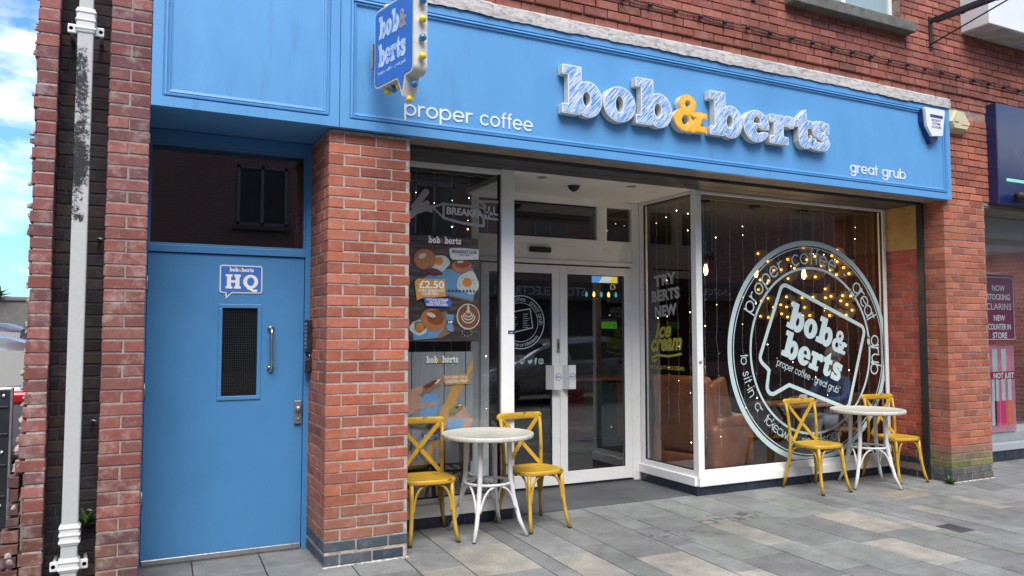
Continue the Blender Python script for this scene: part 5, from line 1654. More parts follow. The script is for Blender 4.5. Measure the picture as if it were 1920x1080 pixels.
C_('paper2'); mb.prism([(2.17, 1.85), (2.40, 1.845), (2.43, 1.81), (2.41, 1.77), (2.2, 1.775)], 0, .0006, FRONT(0, Y_(), 0))
y = Y_(); C_('text')
for s_, x, z, sz, wd in (('£2.50', 2.135, 1.925, .085, .22), ("BOB'S BREAKFAST", 2.13, 1.895, .03, .23), ('CLUB ITEM', 2.165, 1.868, .03, .14), ('WITH ANY REGULAR', 2.2, 1.822, .024, .19), ('OR LARGE HOT', 2.225, 1.802, .024, .15), ('DRINK PURCHASED', 2.2, 1.782, .024, .19), ('HP', 2.392, 1.637, .032, .04)):
    v, f = text(s_, sz, sz * .02); k = wd / max(p[0] for p in v); mb.add([(p[0] * k, p[1], p[2]) for p in v], f, FRONT(x, y - .0008, z))
C_('navy')
for s_, x, z, sz, wd in (('BREAKFAST CLUB', 2.425, 2.222, .038, .22), ('9AM-11.30AM', 2.49, 2.203, .016, .09)):
    v, f = text(s_, sz, sz * .015); k = wd / max(p[0] for p in v); mb.add([(p[0] * k, p[1], p[2]) for p in v], f, FRONT(x, y - .0008, z))
C_('text'); slab_text(mb, 'bob&berts', FRONT(2.215, y - .0008, 2.295), .04, 0, width=.29, curmap={'&': keys.index('bun2')})
mb.build('printed_picture', [cl[k] for k in keys], po)

po2 = thing('poster', 'grey plank poster of two hands holding chicken wraps', 'poster', (2.25, .72, 1.0))
z0, z1 = .50, 1.405
mb = MB(); mb.box(x0, 2.622, PZ, PZ + .004, z0, z1)
mb.cur = 1
for x in (2.085, 2.365, 2.555): mb.box(x - .004, x + .004, PZ - .0006, PZ, z0 + (.0 if x < 2.5 else .45), z1)
mb.build('sheet', [mat('photo of grey planks', lin(136, 138, 142), .6, .14, 6, stretch=(8, 1, 1)), P_('printed gap', (50, 50, 52))], po2)
mb = MB(); lay[0] = 1
C_('amber'); mb.prism([(2.24, .62), (2.30, .62), (2.55, 1.16), (2.622, 1.26), (2.622, 1.36), (2.56, 1.22), (2.44, 1.12), (2.30, .86)], 0, .0006, FRONT(0, Y_(), 0))
C_('amber'); mb.prism([(2.20, .52), (2.27, .52), (2.27, .66), (2.22, .66)], 0, .0006, FRONT(0, Y_(), 0))
y = Y_(); C_('skin')
shape(mb, _u(_chain(.06, [(1.90, .93), (2.05, .96), (2.13, 1.0)]), _chain(.026, [(2.08, .97), (2.2, .98), (2.29, .985)]), _chain(.03, [(1.95, 1.0), (2.06, 1.07), (2.16, 1.1)])), (1.8, 2.4, .8, 1.2), FRONT(0, y, 0), .007)
shape(mb, _u(_chain(.05, [(2.60, .80), (2.55, .83), (2.52, .9)]), _chain(.02, [(2.56, .84), (2.46, .85), (2.42, .86)]), _chain(.02, [(2.55, .79), (2.47, .8), (2.43, .82)])), (2.3, 2.622, .7, 1.0), FRONT(0, y, 0), .007)
y = Y_(); C_('paper'); mb.prism([(2.14, .82), (2.27, .80), (2.33, 1.02), (2.30, 1.06), (2.185, 1.07)], 0, .0006, FRONT(0, y, 0)); mb.prism([(2.38, .70), (2.50, .74), (2.555, .86), (2.50, .85), (2.40, .86)], 0, .0006, FRONT(0, y, 0))
y = Y_(); C_('board'); mb.prism([(2.17, 1.05), (2.34, 1.14), (2.345, 1.18), (2.30, 1.20), (2.18, 1.12)], 0, .0006, FRONT(0, y, 0)); mb.prism([(2.40, .87), (2.53, .93), (2.525, .99), (2.42, .94)], 0, .0006, FRONT(0, y, 0))
y = Y_(); C_('bacon'); disc(mb, 2.24, 1.14, .06, .018, y, ang=.5, wob=.15); C_('green'); disc(mb, 2.45, .93, .05, .016, y, ang=.5, wob=.15); C_('foam'); disc(mb, 2.30, 1.165, .03, .012, y, ang=.5, wob=.2); disc(mb, 2.49, .955, .03, .01, y, ang=.5, wob=.2)
C_('skin'); shape(mb, _chain(.02, [(2.1, .965), (2.22, .975), (2.28, .985)]), (2.0, 2.4, .8, 1.2), FRONT(0, Y_(), 0), .006)
C_('amber'); mb.prism([(2.345, 1.215), (2.37, 1.135), (2.585, 1.135), (2.595, 1.175), (2.575, 1.22)], 0, .0006, FRONT(0, Y_(), 0))
C_('paper2'); mb.prism([(2.17, .745), (2.34, .755), (2.34, .70), (2.19, .69)], 0, .0006, FRONT(0, Y_(), 0))
y = Y_(); C_('text')
for s_, x, z, sz, wd in (('HOT HONEY CHILLI', 2.37, 1.185, .03, .19), ('CHICKEN WRAP', 2.37, 1.15, .036, .2), ('KIELANDS', 2.19, .72, .03, .12), ('CHICKEN', 2.2, .70, .02, .08)):
    v, f = text(s_, sz, sz * .02); k = wd / max(p[0] for p in v); mb.add([(p[0] * k, p[1], p[2]) for p in v], f, FRONT(x, y - .0008, z))
slab_text(mb, 'bob&berts', FRONT(2.205, y - .0008, 1.315), .04, 0, width=.28, curmap={'&': keys.index('amber')})
mb.build('printed_picture', [cl[k] for k in keys], po2)

# ==================================================================  FURNITURE
def bez(p0, p1, p2, n=10):
    return [tuple((1 - t) ** 2 * a + 2 * t * (1 - t) * b + t * t * c for a, b, c in zip(p0, p1, p2)) for t in [i / n for i in range(n + 1)]]
def make_chair():
    t_ = thing('bistro_chair', 'x', 'chair', (0, 0, 0), local=True)
    # seat: rounded trapezoid with a soft rim and slight dish
    def rim(s, k=1):
        P = []
        for i in range(40):
            a = 2 * math.pi * i / 40
            c, s_ = math.cos(a), math.sin(a)
            e = .62
            x = math.copysign(abs(c) ** e, c) * .205 * s; y = math.copysign(abs(s_) ** e, s_) * .195 * s
            x *= 1 - .06 * (y / .195)
            P.append((x, y))
        return P
    rings = [(.0, .452, 1), (.5, .453, 1), (.86, .459, 1), (.95, .463, 1), (.99, .460, 1), (1.0, .452, 1), (1.0, .436, 1), (.985, .428, 1), (.9, .427, 1), (0, .427, 1)]
    vs = []; fs = []
    for s, z, _ in rings:
        for (x, y) in rim(max(s, .001)): vs.append((x, y, z))
    for i in range(len(rings) - 1):
        for k in range(40): fs.append((i * 40 + k, i * 40 + (k + 1) % 40, (i + 1) * 40 + (k + 1) % 40, (i + 1) * 40 + k))
    mb = MB(); mb.add(vs, fs, None, True); o = mb.build('seat', 'yellow', t_); fix_normals(o)
    for s in (-1, 1):
        mb = MB()
        p = [(s * .155, -.155, .43), (s * .158, -.165, .33), (s * .163, -.18, .2), (s * .172, -.20, .1), (s * .185, -.228, .012)]
        mb.tube(p, [.0165, .0165, .016, .0155, .015], 12); mb.cur = 1; mb.tube([(s * .1855, -.229, .014), (s * .186, -.231, 0)], .0155, 12)
        mb.build('leg', ['yellow_leg', 'black'], t_)
        mb = MB()
        p = [(s * .225, .245, .012), (s * .205, .222, .12), (s * .19, .203, .24), (s * .182, .188, .36), (s * .182, .18, .46), (s * .185, .185, .6), (s * .19, .20, .74), (s * .195, .222, .845)]
        mb.tube(p, [.0145, .0155, .016, .016, .016, .0155, .015, .0145], 12); mb.cur = 1; mb.tube([(s * .2255, .246, .014), (s * .227, .248, 0)], .015, 12)
        mb.build('leg', ['yellow_leg', 'black'], t_)
    # bent top rail
    mb = MB()
    P = []; n_ = 18
    for i in range(n_ + 1):
        u_ = -1 + 2 * i / n_
        P.append((u_ * .222, .232 + .022 * (1 - u_ * u_) * 1.0, .858))
    rr = [.030 * min(1, (1 - abs(-1 + 2 * i / n_)) * 7 + .45) for i in range(n_ + 1)]
    vs = []; fs = []; m_ = 14
    for i, (x, y, z) in enumerate(P):
        for k in range(m_):
            a = 2 * math.pi * k / m_
            ca, sa = math.cos(a), math.sin(a)
            vs.append((x, y + .016 * math.copysign(abs(ca) ** .7, ca) * rr[i] / .03, z + math.copysign(abs(sa) ** .6, sa) * rr[i]))
    for i in range(n_):
        for k in range(m_): fs.append((i * m_ + k, i * m_ + (k + 1) % m_, (i + 1) * m_ + (k + 1) % m_, (i + 1) * m_ + k))
    fs.append(tuple(range(m_))); fs.append(tuple(n_ * m_ + k for k in range(m_)))
    mb.add(vs, fs, None, True); o = mb.build('top_rail', 'yellow', t_); fix_normals(o)
    # crossed back strips
    mb = MB()
    for s in (-1, 1):
        P = bez((s * .165, .165, .462), (s * .02, .215 + .006 * s, .64), (-s * .17, .225, .838), 12)
        vs = []; fs = []
        for i, p in enumerate(P):
            a = Vector(P[min(i + 1, 12)]) - Vector(P[max(i - 1, 0)]); a.normalize()
            w = Vector((0, 1, 0)).cross(a).normalized() * .0155
            d = Vector((0, .006, 0))
            c = Vector(p) + Vector((0, .007 * s, 0))
            for q in (w + d, -w + d, -w - d, w - d): vs.append(tuple(c + q))
        for i in range(12):
            for k in range(4): fs.append((i * 4 + k, i * 4 + (k + 1) % 4, (i + 1) * 4 + (k + 1) % 4, (i + 1) * 4 + k))
        fs += [(0, 1, 2, 3), (48, 49, 50, 51)]
        mb.add(vs, fs)
    mb.lathe([(.007, 0), (.006, .004), (0, .005)], 8, FRONT(.0, .188, .647))
    o = mb.build('cross_back', 'yellow', t_); fix_normals(o)
    # curved braces between the legs and the seat
    for (a, b_) in (((-.162, -.175, .25), (-.03, -.165, .425)), ((.162, -.175, .25), (.03, -.165, .425)), ((-.165, -.17, .25), (-.165, -.03, .425)), ((.165, -.17, .25), (.165, -.03, .425)),
                    ((-.192, .2, .25), (-.175, .03, .425)), ((.192, .2, .25), (.175, .03, .425)), ((-.19, .204, .25), (-.04, .19, .425)), ((.19, .204, .25), (.04, .19, .425))):
        inx = abs(a[0] - b_[0]) > abs(a[1] - b_[1])
        sx = .018 * (1 if a[0] < 0 else -1) if inx else 0
        sy = 0 if inx else (.018 if a[1] < 0 else -.018)
        c = (a[0] + sx * 1.6, a[1] + sy * 1.6, .43)
        P = [(a[0] + sx, a[1] + sy, a[2] - .03), (a[0] + sx, a[1] + sy, a[2])] + bez((a[0] + sx, a[1] + sy, a[2]), c, b_, 10)[1:]
        mb = MB(); mb.tube(P, .0095, 8); mb.build('brace', 'yellow_leg', t_)
    return t_
ch0 = make_chair()
CH = [((2.11, .44, -4), 'yellow cross-back chair on the far left, half hidden by the brick pillar'),
      ((3.035, .405, 5), 'yellow cross-back chair right of the left table, in front of the doors'),
      ((6.235, .39, -1), 'yellow cross-back chair standing left of the right-hand table'),
      ((7.40, .40, -7), 'yellow cross-back chair on the far right, beside the brick reveal')]
for i, ((x, y, a), lab) in enumerate(CH):
    c = ch0 if i == 0 else copy_tree(ch0)
    c.location = (x, y, 0); c.rotation_euler = (0, 0, R(a)); c['label'] = lab; c['group'] = 'yellow bistro chairs'
def make_table():
    t_ = thing('round_table', 'x', 'table', (0, 0, 0), local=True)
    mb = MB(); mb.lathe([(0, .742), (.345, .742), (.358, .745), (.362, .752), (.362, .772), (.358, .778), (.346, .7785), (.344, .7765), (0, .7765)], 64)
    # plank joints cut as thin dark lines
    mb.cur = 1
    for k in range(-4, 5):
        yy_ = k * .075 + .01; w = math.sqrt(max(0, .34 ** 2 - yy_ ** 2))
        mb.box(-w, w, yy_ - .0011, yy_ + .0011, .775, .7771)
    o = mb.build('table_top', ['table_top', mat('plank gap', (.20, .17, .12), .8)], t_); fix_normals(o)
    for a in (45, 135, 225, 315):
        c, s = math.cos(R(a)), math.sin(R(a))
        mb = MB(); mb.tube([(c * r_, s * r_, z) for r_, z in ((.175, .745), (.178, .62), (.185, .45), (.21, .3), (.26, .12), (.318, .004))], [.021, .0205, .0195, .018, .0165, .0145], 12)
        mb.cur = 1; mb.tube([(c * .318, s * .318, .008), (c * .319, s * .319, 0)], .0145, 10)
        mb.build('leg', ['table_white', 'black'], t_)
        # arched brace to the ring
        for d in (-1, 1):
            b_ = a + d * 38
            P = [(c * .236 - d * s * .02, s * .236 + d * c * .02, .20)] + bez((c * .222 - d * s * .022, s * .222 + d * c * .022, .24), (c * .2 - d * s * .05, s * .2 + d * c * .05, .38), (math.cos(R(b_)) * .175, math.sin(R(b_)) * .175, .385), 9)
            mb = MB(); mb.tube(P, .0085, 8); mb.build('brace', 'table_white', t_)
    mb = MB(); mb.tube([(math.cos(2 * math.pi * k / 40) * .182, math.sin(2 * math.pi * k / 40) * .182, .398) for k in range(40)], .0115, 8, closed=True)
    mb.build('ring_stretcher', 'table_white', t_)
    mb = MB(); mb.box(-.02, .02, -.19, .19, .735, .742); mb.box(-.19, .19, -.02, .02, .728, .735); mb.build('top_support', 'table_white', t_)
    return t_
tb = make_table()
tb.location = (2.585, .345, 0); tb.rotation_euler = (0, 0, R(2)); tb['label'] = 'round whitewashed table by the poster window, left of the doors'; tb['group'] = 'round white tables'
tb2 = copy_tree(tb)
tb2.location = (6.88, .32, 0); tb2.rotation_euler = (0, 0, R(-30)); tb2['label'] = 'round whitewashed table in front of the round window logo'; tb2['group'] = 'round white tables'

# ==================================================================  INSIDE THE CAFE
for i, (x, y) in enumerate(((5.62, 1.30), (6.35, 1.31), (7.08, 1.30))):
    p = thing('pendant_lamp', 'filament pendant lamp hanging behind the window, %s' % ('nearest the white corner post', 'over the letters of proper', 'over the top of the round logo')[i], 'pendant lamp', (x, y, 2.99), group='filament pendants in the window')
    mb = MB(); mb.lathe([(.0, -.03), (.06, -.03), (.062, 0)], 20, Matrix.Translation((x, y, 2.99))); mb.build('ceiling_rose', 'black', p)
    mb = MB(); mb.tube([(x, y, 2.98), (x, y, 2.36)], .004, 6); mb.tube([(x, y, 2.36), (x, y, 2.30)], .022, 12); mb.build('cord', 'black', p)
    mb = MB(); mb.lathe([(.012, .07), (.018, .045), (.024, .015), (.023, -.02), (.014, -.045), (0, -.052)], 16, Matrix.Translation((x, y, 2.235))); mb.build('bulb', emit('lamp glass', (1.0, .55, .18), 3), p)
    ld = bpy.data.lights.new('lamp_light', 'POINT'); ld.energy = 4; ld.color = (1, .62, .3); ld.shadow_soft_size = .04
    lo = bpy.data.objects.new('lamp_light', ld); COL.objects.link(lo); lo.parent = p; lo.location = (0, 0, -.72 - .12)
# marquee letters with bulbs on the side wall
mq = thing('marquee_sign', 'marquee sign spelling bob & berts in amber bulbs inside the cafe', 'light-up sign', (8.18, 2.3, 1.8))
MT['marquee'] = mat('dim grey marquee letters', (.26, .23, .20), .6, .1)
mb = MB()
def mq_text(s_, y, z, xh, width):
    slab_text(mb, s_, LEFT(8.19, y, z), xh, .03, width=width)
mq_text('bob&', 3.20, 2.27, .33, 1.72)
mq_text('berts', 3.20, 1.75, .33, 1.72)
mb.build('letters', 'marquee', mq)
r5 = random.Random(9)
def dots(s_, y0_, z0_, xh, width):
    adv = []; x = 0
    for c in s_: adv.append(x); x += slab_loops(c)[1] + .04
    k = width / (x - .04)
    spots = {'b': [(.25, 1.3), (.43, .8), (.35, .14), (.85, .9), (1.18, .5), (.85, .08)], 'o': [(.58, .9), (.2, .5), (.58, .1), (.95, .5)],
             '&': [(.55, 1.05), (.3, .85), (.55, .6), (.2, .3), (.5, .1), (.85, .35), (1.15, .55), (1.1, .1)], 'e': [(.55, .92), (.2, .6), (.25, .22), (.6, .08), (.9, .62), (.55, .5)],
             'r': [(.3, .85), (.42, .45), (.3, .12), (.9, .85), (.7, .12)], 't': [(.4, 1.15), (.4, .8), (.4, .4), (.6, .1), (.7, .85)], 's': [(.75, .82), (.35, .85), (.25, .65), (.55, .5), (.8, .28), (.5, .1), (.15, .15)]}
    for c, a in zip(s_, adv):
        for (u_, v_) in spots[c]:
            mb = MB(); bm = bmesh.new(); bmesh.ops.create_icosphere(bm, subdivisions=1, radius=.015); mb.bm(bm, Matrix.Translation((8.145, y0_ - (a + u_) * k, z0_ + v_ * xh)), True)
            mb.build('bulb', 'marquee_bulb', mq)
dots('bob&', 3.20, 2.27, .33, 1.72); dots('berts', 3.20, 1.75, .33, 1.72)

# fairy-light curtains
def curtain(label, a, b_, n_, seed, ztop=2.9):
    t_ = thing('fairy_light_curtain', label, 'fairy lights', tuple((Vector(a) + Vector(b_)) / 2), group='fairy light curtains in the windows')
    r_ = random.Random(seed)
    w = MB(); ll = MB(); a = Vector(a); b_ = Vector(b_); d = (b_ - a)
    dn = d.normalized(); nrm = Vector((-dn.y, dn.x, 0))
    w.tube([tuple(a + d * (k / 12) + Vector((0, 0, ztop - .008 * math.sin(k * 3)))) for k in range(13)], .002, 5)
    for i in range(n_):
        p = a + d * ((i + .5) / n_)
        z = ztop; P = []; zb = .3 + r_.uniform(-.06, .5)
        ox = 0
        while z > zb:
            ox += r_.uniform(-.008, .008); ox *= .9
            q = p + dn * ox + nrm * r_.uniform(-.004, .004)
            P.append((q.x, q.y, z))
            if r_.random() < .42:
                w.tube([tuple(q + Vector((0, 0, z))), tuple(q + dn * r_.uniform(-.03, .03) + Vector((0, 0, z + r_.uniform(-.012, .02))))], .0016, 4)
            if r_.random() < .085:
                bm = bmesh.new(); bmesh.ops.create_icosphere(bm, subdivisions=1, radius=r_.choice((.003, .004, .0055)))
                ll.bm(bm, Matrix.Translation((q.x, q.y, z)), True)
            z -= r_.uniform(.05, .09)
        if len(P) > 1: w.tube(P, .0011, 4)
    w.build('wires', mat('silver wire', (.5, .5, .5), .4), t_); o = ll.build('leds', 'led', t_); tag(o, kind='stuff')
curtain('fairy light curtain hanging behind the big right-hand window', (5.08, .79, 0), (7.6, .79, 0), 15, 3)
curtain('fairy light curtain hanging behind the poster window', (1.9, .79, 0), (2.85, .79, 0), 6, 8)
curtain('fairy light curtain behind the side pane of the porch', (5.06, 1.5, 0), (5.06, .82, 0), 4, 5)

# lit sign and coloured bulbs seen through the doors
ls = thing('menu_screen', 'lit blue, white and yellow panel hanging above the counter', 'menu screen', (5.9, 3.7, 2.1))
mb = MB(); mb.box(5.68, 6.12, 3.70, 3.74, 2.235, 2.36); mb.build('frame', 'black', ls)
mb = MB(); mb.add([(5.69, 3.695, 2.245), (5.80, 3.695, 2.245), (5.88, 3.695, 2.35), (5.69, 3.695, 2.35)], [(0, 1, 2, 3)]); mb.cur = 1; mb.add([(5.80, 3.695, 2.245), (5.98, 3.695, 2.245), (6.03, 3.695, 2.35), (5.88, 3.695, 2.35)], [(0, 1, 2, 3)])
mb.cur = 2; mb.add([(5.98, 3.695, 2.245), (6.11, 3.695, 2.245), (6.11, 3.695, 2.35), (6.03, 3.695, 2.35)], [(0, 1, 2, 3)])
mb.build('screen', [emit('screen blue', (.06, .25, .5), .6), emit('screen white', (.8, .85, .8), .35), emit('screen yellow', (.8, .7, .05), .4)], ls)
cs = thing('bulb_string', 'string of teal and amber bulbs hanging above the counter', 'string lights', (5.3, 3.4, 2.2))
mb = MB(); mb.tube([(5.36 + k * .05, 3.4, 2.14 - .03 * math.sin(k * .8) ** 2) for k in range(15)], .004, 5); mb.build('cable', 'black', cs)
for k in range(5):
    mb = MB(); mb.lathe([(.008, .03), (.017, 0), (.018, -.02), (.01, -.035), (0, -.04)], 12, Matrix.Translation((5.42 + k * .115, 3.4, 2.07)))
    mb.build('bulb', emit('amber bulb', (1, .55, .1), 1.4) if k % 2 else emit('teal bulb', (.06, .4, .34), .5), cs)
# counter of painted boards
ct = thing('counter', 'counter of pink and teal painted boards with a wooden top inside the doors', 'counter', (5.6, 3.3, 0))
mb = MB(); mb.box(4.85, 6.6, 3.12, 3.75, .95, .99, .006); mb.build('worktop', 'wood', ct)
mb = MB(); cls = [(120, 44, 52), (120, 44, 52), (110, 92, 78), (18, 84, 84), (18, 84, 84), (120, 100, 84), (140, 110, 40), (120, 44, 52), (18, 84, 84), (110, 92, 78)]
for k, c in enumerate(cls):
    mb.cur = k; mb.box(4.92 + k * .165, 4.92 + k * .165 + .161, 3.2, 3.24, .22, .95, .004)
mb.build('front_boards', [P_('painted board', c) for c in cls], ct)
mb = MB(); mb.box(4.93, 6.55, 3.24, 3.7, .03, .95); mb.box(4.92, 6.57, 3.21, 3.25, .03, .215, .004); mb.build('base', mat('dark teal base', (.02, .06, .07), .6), ct)

# armchair
def rbox(mb, c, s, b, rz=0, rx=0, ry=0):
    M4 = Matrix.Translation(c) @ Matrix.Rotation(rz, 4, 'Z') @ Matrix.Rotation(ry, 4, 'Y') @ Matrix.Rotation(rx, 4, 'X')
    bm = bmesh.new(); bmesh.ops.create_cube(bm, size=1)
    for q in bm.verts: q.co = Vector((q.co.x * s[0], q.co.y * s[1], q.co.z * s[2]))
    bmesh.ops.bevel(bm, geom=bm.edges[:], offset=b, segments=4, affect='EDGES', profile=.5)
    mb.bm(bm, M4, True)
ar = thing('armchair', 'tan leather wing armchair standing just inside the window corner', 'armchair', (0, 0, 0), local=True)
mb = MB(); rbox(mb, (-.30, 0, .72), (.17, .70, .80), .07, ry=R(-9)); o = mb.build('backrest', 'leather', ar)
mb = MB(); rbox(mb, (.06, 0, .40), (.62, .56, .17), .06); mb.build('seat_cushion', 'leather', ar)
for s in (-1, 1):
    mb = MB(); rbox(mb, (.02, s * .33, .40), (.74, .15, .46), .06); mb.tube([(-.26, s * .33, .64), (0, s * .335, .64), (.34, s * .335, .62), (.39, s * .335, .60)], [.075, .075, .085, .06], 14)
    rbox(mb, (-.17, s * .325, .86), (.30, .10, .46), .045, ry=R(-16)); mb.build('arm', 'leather', ar)
mb = MB(); rbox(mb, (.02, 0, .24), (.72, .72, .16), .03); mb.build('base', 'leather', ar)
for x in (-.28, .32):
    for s in (-1, 1):
        mb = MB(); mb.tube([(x, s * .3, .17), (x * 1.05, s * .31, .03)], [.025, .016], 10); mb.build('leg', 'wood_pale', ar)
ar.location = (5.53, 1.30, .0); ar.rotation_euler = (0, 0, R(16))

# people (seated inside)
def skinned(name, J, E_, mats, parent=None, sub=2):
    me = bpy.data.meshes.new('tmp'); ks_ = list(J)
    me.from_pydata([J[k][0] for k in ks_], [(ks_.index(a), ks_.index(b_)) for a, b_ in E_], [])
    o = bpy.data.objects.new('tmp', me); COL.objects.link(o)
    m_ = o.modifiers.new('s', 'SKIN'); m_.use_smooth_shade = True
    for i, k in enumerate(ks_):
        r_ = J[k][1]; me.skin_vertices[0].data[i].radius = (r_, r_) if not isinstance(r_, tuple) else r_
    me.skin_vertices[0].data[0].use_root = True
    s_ = o.modifiers.new('u', 'SUBSURF'); s_.levels = sub; s_.render_levels = sub
    dg = bpy.context.evaluated_depsgraph_get()
    nm = bpy.data.meshes.new_from_object(o.evaluated_get(dg))
    nm.name = name
    bpy.data.objects.remove(o)
    r_ = bpy.data.objects.new(name, nm); COL.objects.link(r_)
    nm.materials.clear()
    for q in mats: nm.materials.append(MT[q])
    for p in nm.polygons: p.use_smooth = True
    if parent is not None: r_.parent = parent
    return r_
MT['skin'] = mat('skin', (.50, .28, .20), .5, .06, 10)
MT['denim_grey'] = mat('grey denim', (.20, .22, .25), .85, .15, 30, .5, 200)
MT['shirt_grey'] = mat('grey cotton', (.22, .24, .27), .85, .15, 10, .5, 60)
MT['jersey_blue'] = mat('blue jersey', (.02, .06, .20), .75, .15, 8, .5, 40)
MT['cap_grey'] = mat('grey wool cap', (.20, .20, .21), .9, .15, 60, .8, 150)
MT['hair'] = mat('short grey brown hair', (.10, .075, .055), .8, .2, 60, .8, 160)
def person(label, shirt, legs, armf, hatcol, loc, rz, armrest=.64):
    t_ = thing('person', label, 'person', (0, 0, 0), local=True)
    J = {'pelvis': ((-.02, 0, .55), (.15, .13)), 'waist': ((-.04, 0, .70), (.14, .115)), 'chest': ((-.03, 0, .90), (.17, .12)), 'collar': ((-.01, 0, 1.03), (.11, .085)), 'neck': ((.015, 0, 1.10), .052), 'chin': ((.03, 0, 1.17), (.062, .062)), 'head': ((.025, 0, 1.25), (.080, .092)), 'crown': ((.015, 0, 1.32), (.062, .075))}
    E_ = [('pelvis', 'waist'), ('waist', 'chest'), ('chest', 'collar'), ('collar', 'neck'), ('neck', 'chin'), ('chin', 'head'), ('head', 'crown')]
    for s, n_ in ((-1, 'r'), (1, 'l')):
        J.update({'sh' + n_: ((-.01, s * .17, 1.0), .062), 'el' + n_: (armf[0][0] and (armf[0][0], s * (.24 + armf[0][1]), armf[0][2]), .043), 'wr' + n_: ((armf[1][0], s * (.24 + armf[1][1]), armf[1][2]), .030),
                  'pa' + n_: ((armf[1][0] + .06, s * (.235 + armf[1][1]), armf[1][2] + .005), (.035, .02)),
                  'hi' + n_: ((.02, s * .09, .53), .095), 'kn' + n_: ((.46, s * .13, .56), .065), 'an' + n_: ((.50, s * .13, .13), .042), 'he' + n_: ((.49, s * .13, .075), .04), 'to' + n_: ((.66, s * .145, .055), (.045, .03))})
        E_ += [('chest', 'sh' + n_), ('sh' + n_, 'el' + n_), ('el' + n_, 'wr' + n_), ('wr' + n_, 'pa' + n_), ('pelvis', 'hi' + n_), ('hi' + n_, 'kn' + n_), ('kn' + n_, 'an' + n_), ('an' + n_, 'he' + n_), ('he' + n_, 'to' + n_)]
        for q, (dy, ln) in enumerate(((-.027, .055), (-.010, .068), (.008, .064), (.025, .05))):
            a = 'f%s%d' % (n_, q); b0 = J['pa' + n_][0]
            J[a] = ((b0[0] + .035, b0[1] + dy, b0[2]), .009); J[a + 't'] = ((b0[0] + .035 + ln, b0[1] + dy * 1.15, b0[2] - .022), .0075)
            E_ += [('pa' + n_, a), (a, a + 't')]
        b0 = J['pa' + n_][0]; J['th' + n_] = ((b0[0] + .03, b0[1] - s * .05, b0[2] + .0), .010); E_.append(('wr' + n_, 'th' + n_))
    b = skinned('body', J, E_, ['skin', shirt, legs, 'black'], t_)
    hand_x = armf[1][0] - .01
    for p in b.data.polygons:
        c = p.center
        if c.z > 1.085: mi = 0
        elif c.x > hand_x and abs(c.y) > .17 and c.z > .60: mi = 0
        elif armf[2] and abs(c.y) > .2 and c.z > .58 and c.x > armf[0][0] + .02: mi = 0
        elif c.z < .11: mi = 3
        elif c.z < .62 and not (abs(c.y) > .2): mi = 2
        else: mi = 1
        p.material_index = mi
    # face: nose, ears, eyes, mouth
    mb = MB(); mb.tube([(.108, 0, 1.268), (.128, 0, 1.238), (.112, 0, 1.228)], [.009, .014, .01], 8)
    for s in (-1, 1): mb.tube([(.02, s * .078, 1.27), (.012, s * .088, 1.25), (.02, s * .08, 1.225)], [.012, .014, .01], 8)
    mb.build('nose_and_ears', 'skin', t_)
    mb = MB()
    for s in (-1, 1): bm = bmesh.new(); bmesh.ops.create_icosphere(bm, subdivisions=1, radius=.009); mb.bm(bm, Matrix.Translation((.102, s * .03, 1.262)), True)
    mb.box(.104, .112, -.022, .022, 1.195, 1.2); mb.build('eyes_and_mouth', 'black', t_)
    mb = MB()
    if hatcol: mb.lathe([(.092, -.05), (.098, -.02), (.094, .03), (.07, .07), (.03, .09), (0, .094)], 20, Matrix.Translation((.012, 0, 1.31)) @ Matrix.Scale(1.12, 4, (1, 0, 0)))
    else: mb.lathe([(.082, -.04), (.088, 0), (.078, .045), (.05, .072), (0, .082)], 20, Matrix.Translation((.0, 0, 1.305)) @ Matrix.Scale(1.1, 4, (1, 0, 0)))
    mb.build('cap' if hatcol else 'hair', 'cap_grey' if hatcol else 'hair', t_)
    t_.location = loc; t_.rotation_euler = (0, 0, rz)
    return t_
person('person in grey top and grey jeans sitting back in the tan armchair', 'shirt_grey', 'denim_grey', ((.10, .09, .76), (.34, .09, .735), True), False, (5.47, 1.28, -.06), R(14))
person('person in a blue jersey and grey cap sitting behind the round window logo', 'jersey_blue', 'denim_grey', ((.16, .02, .80), (.42, -.06, .79), False), True, (7.55, 1.30, .0), R(180))
st = thing('dining_chair', 'dark wooden chair under the person in the blue jersey', 'chair', (0, 0, 0), local=True)
mb = MB(); mb.box(-.2, .2, -.2, .2, .43, .455, .008); mb.build('seat', 'wood', st)
for x in (-.18, .18):
    for y in (-.18, .18):
        mb = MB(); mb.tube([(x, y, .43), (x * 1.1, y * 1.1, .03)], .016, 8); mb.build('leg', 'wood', st)
mb = MB(); mb.box(-.21, -.185, -.19, .19, .62, .86, .006); mb.tube([(-.185, -.17, .44), (-.195, -.17, .66)], .014, 8); mb.tube([(-.185, .17, .44), (-.195, .17, .66)], .014, 8); mb.build('backrest', 'wood', st)
st.location = (7.56, 1.30, 0); st.rotation_euler = (0, 0, R(180))
tt = thing('dining_table', 'small dark square table between the armchair and the blue jersey', 'table', (6.85, 1.3, 0))
mb = MB(); mb.box(6.55, 7.15, 1.0, 1.6, .735, .765, .006); mb.build('table_top', 'wood', tt)
mb = MB(); mb.tube([(6.85, 1.3, .735), (6.85, 1.3, .05)], .03, 12); mb.lathe([(.2, 0), (.2, .012), (.05, .03)], 20, Matrix.Translation((6.85, 1.3, .03))); mb.build('pedestal', 'black_metal', tt)
mg = MB(); mg.lathe([(.0, 0), (.036, 0), (.04, .01), (.042, .10), (.038, .10), (.036, .012), (0, .01)], 18, Matrix.Translation((6.86, 1.14, .766)))
mg.tube([(6.82, 1.14, .785), (6.79, 1.14, .80), (6.79, 1.14, .84), (6.82, 1.14, .855)], .006, 8)
o = mg.build('mug', 'white_clean'); tag(o, 'white mug standing on the dark table behind the logo', 'mug')

